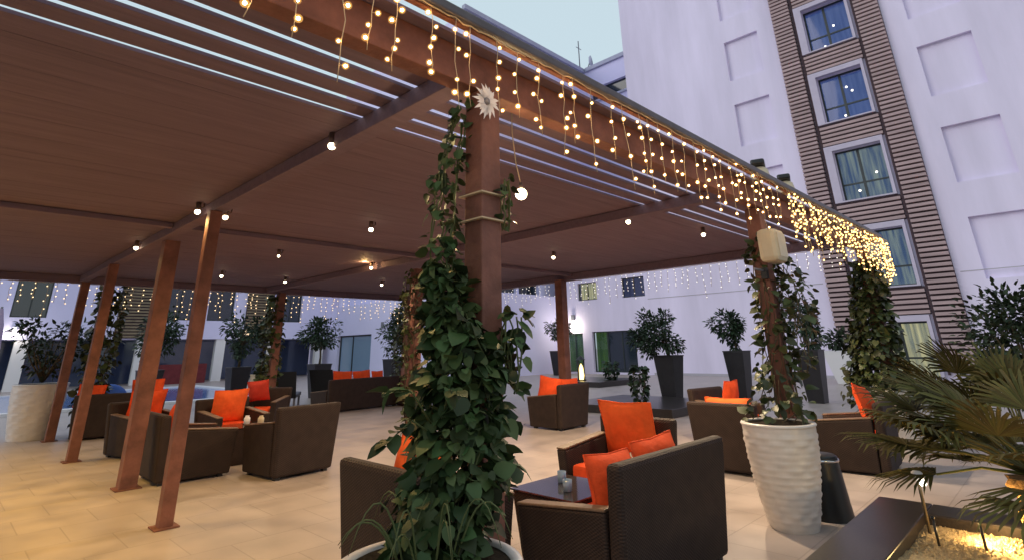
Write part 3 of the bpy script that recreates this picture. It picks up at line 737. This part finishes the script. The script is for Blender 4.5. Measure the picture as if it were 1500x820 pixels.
oc = cushion(2.72, 11.32, .72, PI+.25, -.2, 0, 'orange cushion with white curled mark between the left posts', None, (1.15,1,1.1), 2)
mb = MB(); mb.tube([(.05*math.cos(a)-.02, -.088+.004*math.cos(a), .035*math.sin(a)-.06) for a in [k*.45 for k in range(12)]], .011, 6); mb.tube([(-.1,-.08,-.09),(.03,-.09,-.06)], .008, 5)
mb.build('emblem', M['white'], oc)
cushion(5.12, 12.72, .76, PI*.75, -.2, .1, 'small red cushion on the far chair behind the left group', 'red', (.9,1,.9))
cushion(8.0, 14.35, .78, .1, -.2, .06, 'left orange cushion on the long back sofa', None, (1.2,1,1.05), 1)
cushion(8.65, 14.45, .78, .15, -.2, -.05, 'middle orange cushion on the long back sofa', None, (1.2,1,1.0), 2)
cushion(9.2, 14.52, .75, .1, -.2, .0, 'right orange cushion on the long back sofa, darker fold', None, (.8,1,1.0))
cushion(10.38, 14.2, .72, PI/2, -.2, .0, 'orange cushion in the far armchair beside the back sofa', None, (1,1,1.0))
cushion(2.4, 14.15, .78, -.15, -.2, .1, 'orange cushion at the left end of the sofa beside the white pot', None, (.9,1,.95), 1)
cushion(3.35, 14.05, .80, -.15, -.2, 0, 'orange cushion at the right end of the sofa beside the white pot', None, (1.15,1,1.1), 2)
mb = MB(); mb.ico((0,0,0), .33, 0, 3)
o = mb.build('pouf', M['blueball']); o.scale = (1.1,.6,1); o.location = (3.0, 15.6, .95); tag(o, 'round blue cushion propped behind the sofa beside the white pot', 'cushion')
o.location = (2.9, 15.2, .62)
mb = MB(); mb.box((2.55,14.95,0),(3.25,15.5,.31)); mb.box((2.55,15.44,.31),(3.25,15.5,.36)); tag(mb.build('low_bench', M['rattan']), 'low dark bench carrying the round blue cushion behind the left sofa', 'bench')

# tables
def glass_table(x, y, w, h, label):
    t = thing('coffee_table', label, 'table', (x,y,0), 0, 'rattan coffee tables with glass tops')
    mb = MB(); slab(mb, [(-w*.42,-w*.42,0),(w*.42,-w*.42,0),(w*.42,w*.42,0),(-w*.42,w*.42,0)], [(-w/2,-w/2,h),(w/2,-w/2,h),(w/2,w/2,h),(-w/2,w/2,h)]); mb.build('base', M['rattan'], t, .015)
    mb = MB(); mb.box((-w/2-.01,-w/2-.01,h+.002),(w/2+.01,w/2+.01,h+.012)); mb.build('glass_top', M['tableglass'], t); return t
M['tableglass'] = glass_mat('table_glass', (.05,.04,.035), .15, .06)
glass_table(3.72, 3.08, .62, .46, 'low rattan table with glass top between the foreground chairs')
glass_table(3.55, 9.2, .6, .48, 'low dark table in the middle of the left chairs')
for x, y, lab, m in ((3.62, 9.3, 'small white jar on the dark table among the left chairs', 'white'), (3.75, 9.1, 'small beige jar on the dark table among the left chairs', 'creambox')):
    mb = MB(); mb.lathe([(.03,0),(.045,.01),(.045,.09),(.03,.1),(.028,.12)], 14); o = mb.build('jar', M[m]); o.location = (x,y,.4925); tag(o, lab, 'jar')
for x, y in ((3.60,2.98),(3.80,3.2)):
    mb = MB(); mb.lathe([(.028,0),(.034,.005),(.036,.08),(.032,.08),(.03,.012)], 14); o = mb.build('drinking_glass', M['paleglass']); o.location = (x,y,.4725); tag(o, 'small clear glass on the foreground glass table, %s' % ('near the loveseat' if y < 3.1 else 'on its far side'), 'glass')
t = thing('ash_bin', 'black tapered bin with a bright steel ring beside the ribbed white pot', 'bin', (6.02, 1.92, 0))
mb = MB(); mb.lathe([(.19,0),(.19,.02),(.145,.44),(.145,.46)], 28); mb.build('body', M['black'], t)
mb = MB(); mb.lathe([(.15,.462),(.153,.466),(.153,.478),(.15,.482)], 28); mb.build('rim_ring', M['chrome'], t)
mb = MB(); mb.lathe([(.14,.484),(.14,.50),(.12,.515),(.02,.52)], 28); mb.build('lid', M['black'], t)

# ------------------------------------------------------------------ foliage helpers
UP = Vector((0,0,1))
def rv(rg=R):
    while True:
        v = Vector((rg.uniform(-1,1), rg.uniform(-1,1), rg.uniform(-1,1)))
        if .05 < v.length < 1: return v.normalized()
def crown(rg, n, rad, L, clumps=14, flat=1.0):
    """leaf clumps scattered through an uneven ellipsoid"""
    mb = MB(); cs = []
    for k in range(clumps):
        d = rv(rg); q = rg.uniform(.35, .95); cs.append((Vector((d.x*rad[0], d.y*rad[1], d.z*rad[2]))*q, rg.uniform(.28,.5)))
    for i in range(n):
        c, s = cs[i % clumps]; d = rv(rg); rr = s*(rg.random()**.5)
        p = c + Vector((d.x*rad[0], d.y*rad[1], d.z*rad[2]))*rr
        out = (d + p.normalized()*.5 + Vector((0,0,rg.uniform(-.7,.3)))).normalized()
        mb.leaf(p, out, (UP + rv(rg)*.7).normalized(), L*rg.uniform(.7,1.3), L*rg.uniform(.5,.75))
    return mb, cs
def sqpot(mb, b, t, h, rim=.0):
    mb.hexa([(-b,-b,0),(b,-b,0),(b,b,0),(-b,b,0)], [(-t,-t,h),(t,-t,h),(t,t,h),(-t,t,h)])
    mb.box((-t-.012,-t-.012,h+.001),(t+.012,-t+.04,h+.03)); mb.box((-t-.012,t-.04,h+.001),(t+.012,t+.012,h+.03)); mb.box((-t-.012,-t+.041,h+.001),(-t+.04,t-.041,h+.03)); mb.box((t-.04,-t+.041,h+.001),(t+.012,t-.041,h+.03))
GT = 'small trees in tall tapered planters'
def potted_tree(x, y, label, seed, pot='darkpot', ph=1.15, pw=.36, rad=(.75,.75,.65), zc=2.05, n=1100, L=.12, leafm='tree', rz=.0, off=(0,0)):
    rg = random.Random(seed)
    t = thing('potted_tree', label, 'potted tree', (x,y,0), rz, GT)
    mb = MB(); sqpot(mb, pw*.66, pw, ph); mb.build('planter', M[pot], t, .01)
    mb = MB(); mb.box((-pw+.045,-pw+.045,ph+.002),(pw-.045,pw-.045,ph+.015)); mb.build('soil', M['soil'], t)
    mb = MB(); pts = [(0,0,ph+.01),(.02,.01,ph+.25),(-.01,.02,zc-rad[2]*.5),(.02,0,zc)]; mb.tube(pts, [.045,.035,.03,.015], 8)
    cr, cs = crown(rg, n, rad, L)
    for c, s in cs: mb.tube([(0,.01,zc-rad[2]*.6), Vector((c.x*.5+off[0]*.5,c.y*.5+off[1]*.5,zc+c.z*.4-.1)), Vector((c.x+off[0],c.y+off[1],zc+c.z))], [.02,.012,.005], 5)
    mb.build('trunk', M['stem'], t)
    o = cr.build('crown', M[leafm], t); o.location = (off[0],off[1],zc); return t
potted_tree(14.9, 8.35, 'large round potted tree standing on the long black plinth', 3, ph=1.2, pw=.31, rad=(.64,.64,.62), zc=1.8, n=2300, L=.10, off=(-.22,.22))
potted_tree(16.45, 7.0, 'potted tree against the white wall, just left of the second front post', 4, ph=1.28, pw=.29, rad=(.46,.46,.62), zc=1.95, n=1100, L=.11, off=(-.1,.1))
potted_tree(16.5, 5.05, 'potted tree against the white wall, partly behind the second front post', 5, ph=1.28, pw=.29, rad=(.5,.5,.75), zc=2.1, n=1100, L=.11)
potted_tree(25.6, 21.4, 'potted tree by the annex wall, left of the glass doors', 6, ph=1.3, pw=.36, rad=(.85,.85,.85), zc=2.4, n=1000, L=.15)
potted_tree(12.2, 18.2, 'potted tree with oval crown behind the orange cushions of the back sofa', 7, ph=1.2, pw=.31, rad=(.72,.72,.8), zc=2.2, n=1300)
potted_tree(9.9, 19.5, 'wide potted tree left of the low white block, behind dark loungers', 8, ph=1.1, pw=.32, rad=(.9,.9,.7), zc=2.1, n=1300)
potted_tree(7.0, 19.2, 'potted tree in front of the far brown louvre panel', 9, ph=1.1, pw=.3, rad=(.9,.9,.75), zc=2.2, n=1200)
potted_tree(4.6, 19.4, 'potted tree seen between the two nearest left posts', 10, ph=1.1, pw=.3, rad=(.75,.75,.8), zc=2.1, n=1100)
potted_tree(6.9, 16.9, 'sparse potted plant in a beige tapered planter behind the glowing cushion', 11, pot='beigepot', ph=.92, pw=.28, rad=(.3,.3,.25), zc=1.2, n=160, L=.12)

def ribbed(r, z, a):
    row = math.floor(z/.05); f = z/.05-row
    sc = abs(math.sin(a*4.5 + row*2.1 + .6*math.sin(row*1.7)))
    return r + .015*math.sin(PI*f)**.8*(.15+.85*sc) - .004
def round_pot(mb, rb, rt, h, n=64, ribs=True):
    prof = []; k = 46
    for i in range(k+1):
        f = i/k; r = rb + (rt-rb)*(1-(1-f)**1.7)
        prof.append((r, f*h))
    mb.lathe(prof, n, fn=(lambda r, z, a: ribbed(r, z, a)*(1) if .02 < z < h-.05 else r) if ribs else None)
    mb.lathe([(rt+.006,h+.001),(rt+.012,h+.012),(rt+.004,h+.025),(rt-.03,h+.025),(rt-.035,h+.002)], n)
def column_vine(mb, sm, rg, path, n, L, wig=.1):
    """leaves along a path [(x,y,z,r)]; sm collects stems"""
    segs = list(zip(path, path[1:])); wts = [(a[3]+b[3]+.05)*(Vector(b[:3])-Vector(a[:3])).length for a, b in segs]; tot = sum(wts)
    for (a, b), w_ in zip(segs, wts):
        for i in range(int(n*w_/tot)):
            f = rg.random(); c = Vector(a[:3]).lerp(Vector(b[:3]), f); r = a[3]+(b[3]-a[3])*f
            an = rg.uniform(0, 2*PI); q = r*(.35+.65*rg.random()**.6)*(1.25 if rg.random() < .08 else 1)
            od = Vector((math.cos(an), math.sin(an), 0))
            p = c + od*q
            d = (od*.8 + Vector((0,0,rg.uniform(-.9,.5))) + rv(rg)*.5).normalized()
            sz = L*rg.choice((.55,.75,.9,1.0,1.15,1.4)); mb.leaf2(p, d, (od*.8+UP*.7+rv(rg)*.5).normalized(), sz, sz*rg.uniform(.8,1.05), fold=rg.uniform(.05,.35), curl=rg.uniform(0,.35))
    for k in range(6):
        ph = rg.uniform(0, 2*PI); pts = []
        for a, b in segs:
            for f in (0, .33, .66):
                c = Vector(a[:3]).lerp(Vector(b[:3]), f); r = (a[3]+(b[3]-a[3])*f)*.7; ph += rg.uniform(-.4,.7)
                pts.append(c + Vector((math.cos(ph)*r, math.sin(ph)*r, 0)))
        sm.tube(pts, [.0045 if L < .08 else .008]*len(pts), 5)
GV = 'climbing vines in pots at the pergola posts'
# main vine
rg = random.Random(21)
t = thing('potted_vine', 'large dark green leafy vine climbing the main post from a white pot in the foreground', 'climbing plant', (1.42, 1.84, 0), 0, GV)
mb = MB(); round_pot(mb, .21, .335, .75); mb.build('pot', M['whitepot'], t)
mb = MB(); mb.lathe([(.30,.752),(.30,.765)], 32); mb.build('soil', M['soil'], t)
lf, sm = MB(), MB()
column_vine(lf, sm, rg, [(.06,.06,.78,.17),(.22,.10,1.0,.205),(.28,.17,1.2,.20),(.31,.18,1.45,.17),(.29,.27,1.68,.115),(.31,.33,1.9,.075)], 1500, .062)
column_vine(lf, sm, rg, [(.31,.33,1.8,.10),(.33,.38,2.05,.09),(.36,.40,2.3,.08),(.39,.38,2.55,.07),(.42,.32,2.84,.05)], 210, .05)
column_vine(lf, sm, rg, [(.55,.10,1.3,.06),(.58,.13,1.55,.08),(.59,.12,1.7,.05)], 60, .075)
column_vine(lf, sm, rg, [(.60,.18,2.1,.03),(.59,.17,2.3,.045),(.6,.18,2.42,.03)], 26, .045)
for k in range(6):       # arching stems leaving the clump
    an = rg.uniform(0, 2*PI); o = Vector((.15,.14,rg.uniform(.85,1.3))); e = o + Vector((math.cos(an)*.31, math.sin(an)*.31, rg.uniform(-.05,.2)))
    mid = o.lerp(e,.55)+Vector((0,0,.08)); sm.tube([o,mid,e], [.005,.004,.002], 5)
    for q in range(7):
        f = .5+.5*q/6; pp = mid.lerp(e, (f-.5)*2)
        lf.leaf2(pp, (Vector((math.cos(an),math.sin(an),-.5))+rv(rg)*.8).normalized(), (UP+rv(rg)*.4).normalized(), .075*rg.uniform(.7,1.2), .06)
for k in range(16):       # grassy blades at the pot
    an = rg.uniform(0,2*PI); o = Vector((math.cos(an)*.10, math.sin(an)*.10, .77)); e = o+Vector((math.cos(an)*.22, math.sin(an)*.22, .10)); hh = rg.uniform(.10,.2); sm.tube([o.lerp(e,f/8)+Vector((0,0,hh*4*(f/8)*(1-f/8))) for f in range(9)], [.004,.004,.004,.0035,.003,.003,.0025,.002,.001], 4)
sm.build('stems', M['stemg'], t); lf.build('foliage', M['vine'], t)
for z in (2.28, 2.14):
    mb = MB(); mb.box((.51-.094,.26-.094,z),(.51+.094,.26+.094,z+.008)); mb.build('tie_wire', M['wire'], t)
# vine at the second front post
rg = random.Random(22)
t = thing('potted_vine', 'thin vine climbing the second front post from a tall white ribbed pot', 'climbing plant', (5.52, 2.07, 0), 0, GV)
mb = MB(); round_pot(mb, .195, .305, .80); mb.build('pot', M['whitepot'], t)
mb = MB(); mb.lathe([(.27,.802),(.27,.815)], 32); mb.build('soil', M['soil'], t)
lf, sm = MB(), MB()
column_vine(lf, sm, rg, [(.1,.02,.83,.30),(.25,.04,1.0,.24),(.42,.07,1.3,.19),(.53,.08,1.7,.17),(.53,.08,2.15,.16),(.53,.08,2.6,.13)], 330, .075)
column_vine(lf, sm, rg, [(.62,-.05,1.2,.12),(.68,-.12,1.6,.17),(.66,-.12,2.1,.16),(.62,-.08,2.35,.08)], 190, .07)
column_vine(lf, sm, rg, [(.3,.02,.85,.12),(.5,.07,1.3,.12),(.53,.08,1.8,.11),(.53,.08,2.4,.11)], 20, .06)
column_vine(lf, sm, rg, [(.33,.02,.85,.14),(.5,.07,1.3,.14),(.53,.08,1.8,.13),(.53,.08,2.3,.12)], 20, .06)
sm.build('stems', M['stem'], t); lf.build('foliage', M['vine2'], t)
# vine at the corner post
rg = random.Random(23)
t = thing('potted_vine', 'bushy vine covering the far right corner post under the light bundle', 'climbing plant', (9.98, 2.08, 0), 0, GV)
mb = MB(); round_pot(mb, .21, .33, .8, 40, False); mb.build('pot', M['whitepot'], t)
lf, sm = MB(), MB()
column_vine(lf, sm, rg, [(0,.1,.6,.42),(.02,.08,1.2,.36),(.05,.04,1.6,.30),(.08,0,2.0,.25),(.1,-.05,2.4,.2),(.1,-.06,2.7,.12)], 2300, .085)
sm.build('stems', M['stem'], t); lf.build('foliage', M['vine2'], t)
# vines of the back posts
for i, (x, y, path, n, L, lab) in enumerate((
    (6.15, 8.6, [(0,0,0.02,.1),(.02,.1,1.2,.12),(-.0,.12,2.0,.15),(0,.12,2.6,.16),(0,.12,2.95,.1)], 330, .08, 'thin vine on the middle inner post behind the main vine'),
    (2.5, 14.6, [(0,0,.02,.22),(0,0,.8,.25),(0,0,1.6,.28),(0,0,2.3,.28),(0,0,2.95,.2)], 700, .11, 'dark vine column at far left between post and sofa'),
    (6.05, 14.6, [(0,0,.02,.2),(0,0,.8,.22),(0,0,1.6,.26),(0,0,2.3,.24),(0,0,2.95,.18)], 700, .11, 'dark vine column behind the right chair of the left group'),
    (10.1, 14.65, [(0,0,.02,.2),(0,0,.8,.22),(0,0,1.6,.3),(0,0,2.3,.24),(0,0,2.95,.18)], 600, .11, 'dark vine column on the back corner post by the long sofa'))):
    rg = random.Random(30+i)
    t = thing('climbing_vine', lab, 'climbing plant', (x,y,0), 0, 'climbing vines on the inner and back posts')
    lf, sm = MB(), MB(); column_vine(lf, sm, rg, path, n, L); sm.build('stems', M['stem'], t); lf.build('foliage', M['vine2'], t)
# big white pot far left with shrub
rg = random.Random(40)
t = thing('potted_shrub', 'bushy shrub in a large white tapered pot at the far left', 'potted plant', (1.72, 15.2, 0))
mb = MB(); round_pot(mb, .34, .45, 1.0, 56); mb.build('pot', M['whitepot'], t)
mb = MB(); mb.lathe([(.40,1.002),(.40,1.015)], 32); mb.build('soil', M['soil'], t)
cr, cs = crown(rg, 620, (.75,.6,.62), .11); mb = MB()
for c, s in cs: mb.tube([(0,0,1.05),(c.x*.4,c.y*.4,1.4),(c.x,c.y,1.85+c.z)], [.02,.014,.006], 5)
mb.build('stems', M['stem'], t); o = cr.build('foliage', M['bush'], t); o.location = (.1,0,1.85)
# white planter by the hotel wall
t = thing('white_planter', 'white tapered planter at the foot of the hotel wall beside louvres', 'planter', (24.2, 6.15, 0))
mb = MB(); sqpot(mb, .36, .62, 1.15); mb.build('planter_body', M['white'], t, .02)
rg = random.Random(41); cr, cs = crown(rg, 260, (.6,.6,.5), .2); o = cr.build('foliage', M['bush'], t); o.location = (0,0,1.6)
mb = MB(); mb.box((-.55,-.55,1.152),(.55,.55,1.165)); mb.tube([(0,0,1.16),(0,0,1.6)], .04, 6); mb.build('soil', M['soil'], t)

# plinths
mb = MB(); mb.hexa([(11.55,8.75,0),(11.6,6.55,0),(16.0,6.9,0),(15.6,9.9,0)], [(11.55,8.75,.16),(11.6,6.55,.16),(16.0,6.9,.16),(15.6,9.9,.16)])
# keep the planters clear of the plinth volume: it runs in front of and beside them
mb = MB(); mb.box((11.5,6.5,0),(14.3,9.6,.18)); tag(mb.build('plinth', M['granite'], None, .01), 'low black stone plinth in front of the large potted tree', 'plinth', 'low black plinths')
mb = MB(); mb.box((18.4,13.4,0),(21.5,16.2,.2)); tag(mb.build('plinth', M['granite'], None, .01), 'low black stone plinth farther back holding a yellow lamp', 'plinth', 'low black plinths')
rg = random.Random(50)
t = thing('low_plant', 'leafy plant growing over the front of the low black plinth', 'plant', (11.9, 7.5, .18))
lf, sm = MB(), MB(); column_vine(lf, sm, rg, [(0,0,0,.08),(0,0,.25,.14),(0,0,.6,.22),(0,0,.85,.15)], 220, .10); sm.build('stems', M['stem'], t); lf.build('foliage', M['tree'], t)
t = thing('lantern', 'glowing yellow lantern on the farther black plinth', 'lantern', (19.0, 14.7, .2))
mb = MB(); mb.lathe([(.2,0),(.2,.04)], 12); mb.lathe([(.2,.8),(.05,.95)], 12)
for a in range(4): mb.tube([(.17*math.cos(a*PI/2),.17*math.sin(a*PI/2),.04),(.17*math.cos(a*PI/2),.17*math.sin(a*PI/2),.8)], .02, 5)
mb.build('cage', M['black'], t)
mb = MB(); mb.lathe([(.08,.041),(.11,.2),(.08,.5),(.02,.65)], 12); mb.build('flame', M['flame'], t)
point((0,0,.4), 25, (1,.72,.25), .1, t)
rg = random.Random(51)
t = thing('low_plant', 'small plant at the right end of the farther black plinth', 'plant', (20.0, 13.9, .2))
lf, sm = MB(), MB(); column_vine(lf, sm, rg, [(0,0,0,.1),(0,0,.3,.3),(0,0,.7,.25)], 160, .13); sm.build('stems', M['stem'], t); lf.build('foliage', M['tree'], t)

# sun loungers and poolside bits
def lounger(x, y, rz, label):
    t = thing('lounge_chair', label, 'lounge chair', (x,y,0), rz, 'dark loungers by the pool')
    mb = MB(); mb.box((-.35,-.9,.28),(.35,.5,.38)); mb.build('seat', M['black'], t, .02)
    mb = MB(); mb.hexa([(-.35,.5,.28),(.35,.5,.28),(.35,.58,.38),(-.35,.58,.38)], [(-.35,.95,.98),(.35,.95,.98),(.35,1.03,1.02),(-.35,1.03,1.02)]); mb.build('backrest', M['black'], t, .02)
    for sx in (-.3,.3):
        for sy in (-.8,.4):
            mb = MB(); mb.box((sx-.03,sy-.03,0),(sx+.03,sy+.03,.279)); mb.build('leg', M['grey'], t)
    return t
lounger(7.6, 16.9, 2.6, 'black lounger with raised back beside the beige planter'); lounger(9.1, 17.2, 2.4, 'black lounger behind the long back sofa')
# parasol base region at far left: folded parasol
t = thing('folded_parasol', 'folded lilac parasol standing beyond the far left shrub', 'parasol', (1.1, 21.0, 0))
mb = MB(); mb.tube([(0,0,.05),(0,0,2.9)], .03, 8); mb.build('pole', M['grey'], t)
mb = MB(); mb.box((-.3,-.3,0),(.3,.3,.05)); mb.build('base', M['grey'], t)
mb = MB(); mb.lathe([(.05,1.2),(.17,1.3),(.20,1.8),(.14,2.4),(.04,2.85)], 16, fn=lambda r,z,a: r*(1+.18*math.sin(a*8))); mb.build('canopy', M['purple'], t)

# ------------------------------------------------------------------ planting bed, palm, bush, uplight
bed = thing('planting_bed', 'raised planting bed edged with dark granite in the right foreground', 'planting bed', (4, 0, 0))
mb = MB()
ox, oy = 4, 0
mb.box((2.3-ox,1.02,0),(5.45-ox,1.36,.35)); mb.box((5.12-ox,-3,0),(5.45-ox,1.017,.348)); mb.box((2.3-ox,-3,0),(2.6-ox,1.017,.348))
mb.build('coping', M['granite'], bed, .008)
gv = MB(); N = 70
for j in range(N+1):
    for i in range(N+1):
        x = 2.6+(5.119-2.6)*i/N; y = -1.6+(1.019+1.6)*j/N
        gv.v.append((x-ox, y, .285+.015*math.sin(x*9+1)*math.cos(y*7)+R.uniform(-.006,.006)))
for j in range(N):
    for i in range(N): gv.f.append((j*(N+1)+i, j*(N+1)+i+1, (j+1)*(N+1)+i+1, (j+1)*(N+1)+i)); gv.mi.append(0); gv.sm.append(False)
gv.build('gravel', M['gravel'], bed)
peb = MB()
for k in range(1500):
    x, y = R.uniform(3.7,5.08), R.uniform(.2,1.0); s = R.uniform(.006,.016)
    peb.add([(x-ox-s,y,.288),(x-ox,y-s,.288),(x-ox+s*.9,y+.3*s,.290),(x-ox,y+s,.289),(x-ox,y,.290+s*.9)], [(0,1,4),(1,2,4),(2,3,4),(3,0,4)], 0)
o = peb.build('loose_gravel', M['gravel'], bed); o['kind'] = 'stuff'
t = thing('garden_uplight', 'small stake lamp shining on the gravel of the planting bed', 'garden lamp', (4.86, .96, .285))
mb = MB(); mb.tube([(0,0,0),(.01,0,.31)], .010, 8); mb.build('stake', M['stem'], t)
mb = MB(); mb.lathe([(.022,0),(.034,.012),(.034,.05),(.02,.062)], 14); o = mb.build('head', M['white'], t); o.location = (.01,0,.312); o.rotation_euler = (0,.2,0)
mb = MB(); mb.ico((0,0,0), .022, 0, 2); o = mb.build('lens', M['lampwhite'], t); o.location = (-.02,-.03,.31)
point((.03,-.06,.32), 130, (1,.66,.24), .03, t, 80).rotation_euler = Vector((.0,.46,.30)).to_track_quat('Z','Y').to_euler()
point((.0,-.34,.10), 9, (1,.66,.25), .03, t)
for k, (x, y) in enumerate(((4.62,.88),(4.70,.66))):
    mb = MB(); mb.tube([(0,0,0),(.0,0,.14)], .008, 6); mb.ico((0,0,.15), .013, 0, 1); o = mb.build('drip_stake', M['black']); o.location = (x,y,.295); tag(o, 'short dark irrigation stake in the lit gravel, %s' % ('left one' if k == 0 else 'right one'), 'stake')
def frond(mb, o, hub, out, fanr, rg, n=24, spread=2.4):
    """fan frond: petiole o->hub then blades fanned around the axis"""
    ax = (hub-o).normalized(); sd = ax.cross(UP)
    if sd.length < .01: sd = Vector((1,0,0))
    sd.normalize(); nn = sd.cross(ax).normalized()
    mid = o.lerp(hub,.5)+Vector((0,0,.04)); mb.tube([o,mid,hub], [.012,.009,.007], 5)
    for k in range(n):
        a = (k/(n-1)-.5)*2*spread/1.0*.62; L = fanr*(1-.25*abs(a)/1.6)*rg.uniform(.88,1.08)
        d = (ax*math.cos(a)+sd*math.sin(a)).normalized(); wv = d.cross(nn).normalized()*.013
        lift = nn*.02
        p1 = hub + d*L*.5 + lift; p2 = hub + d*L*.85 - UP*.04*L; p3 = hub + d*L - UP*rg.uniform(.08,.22)*L
        mb.add([hub, p1-wv, p1+wv, p2-wv*.7, p2+wv*.7, p3, hub+d*L*.5+lift-nn*.006], [(0,1,6),(0,6,2),(1,3,6),(6,4,2),(3,4,6),(3,5,4)], 0)
rg = random.Random(60)
t = thing('fan_palm', 'low fan palm with stiff spreading fronds in the lit planting bed', 'palm', (4.98, .36, .27))
mb = MB()
pr_ = [(.13 + .02*math.sin(k*1.9), k*.05) for k in range(9)]; mb.lathe(pr_, 14, fn=lambda r,z,a: r*(1+.12*math.sin(a*7+z*60))); mb.build('trunk', M['barkpalm'], t)
mb = MB()
for k in range(20):
    az = rg.uniform(0,2*PI); el = rg.uniform(-.1,1.0); dv = Vector((math.cos(az)*math.cos(el), math.sin(az)*math.cos(el), math.sin(el)))
    Lp = rg.uniform(.35,.62); o = Vector((0,0,.42)); frond(mb, o, o+dv*Lp, dv, rg.uniform(.36,.5), rg)
for dv in ((.2,.46,.06),(-.05,.50,-.05),(.35,.3,.1),(-.1,.62,.12),(.1,.55,.32),(-.35,.45,.25)):
    dv = Vector(dv); o = Vector((0,0,.42)); frond(mb, o, o+dv, dv, .45, rg, 26)
mb.build('fronds', M['palm'], t)
rg = random.Random(61)
t = thing('fan_palm', 'dark fan palm clump growing behind the lit palm at the right edge', 'palm', (6.6, .45, 0))
mb = MB(); mb.lathe(pr_, 14); mb.build('trunk', M['barkpalm'], t)
mb = MB()
for k in range(30):
    az = rg.uniform(0,2*PI); el = rg.uniform(.0,1.35); dv = Vector((math.cos(az)*math.cos(el), math.sin(az)*math.cos(el), math.sin(el)))
    o = Vector((0,0,.42)); frond(mb, o, o+dv*rg.uniform(.5,.95), dv, rg.uniform(.4,.55), rg)
mb.build('fronds', M['palm'], t)
rg = random.Random(62)
t = thing('round_bush', 'large dark round bush behind the palms at the right edge', 'bush', (9.9, .38, 0))
cr, cs = crown(rg, 3600, (.8,.8,.85), .08, 26); mb = MB(); mb.tube([(0,0,0),(0,0,.6)], [.07,.05], 8)
for c, s in cs: mb.tube([(0,0,.5),(c.x*.4,c.y*.4,.9),(c.x,c.y,1.35+c.z)], [.03,.02,.006], 5)
mb.build('trunk', M['stem'], t); o = cr.build('crown', M['bush'], t); o.location = (0,0,1.35)
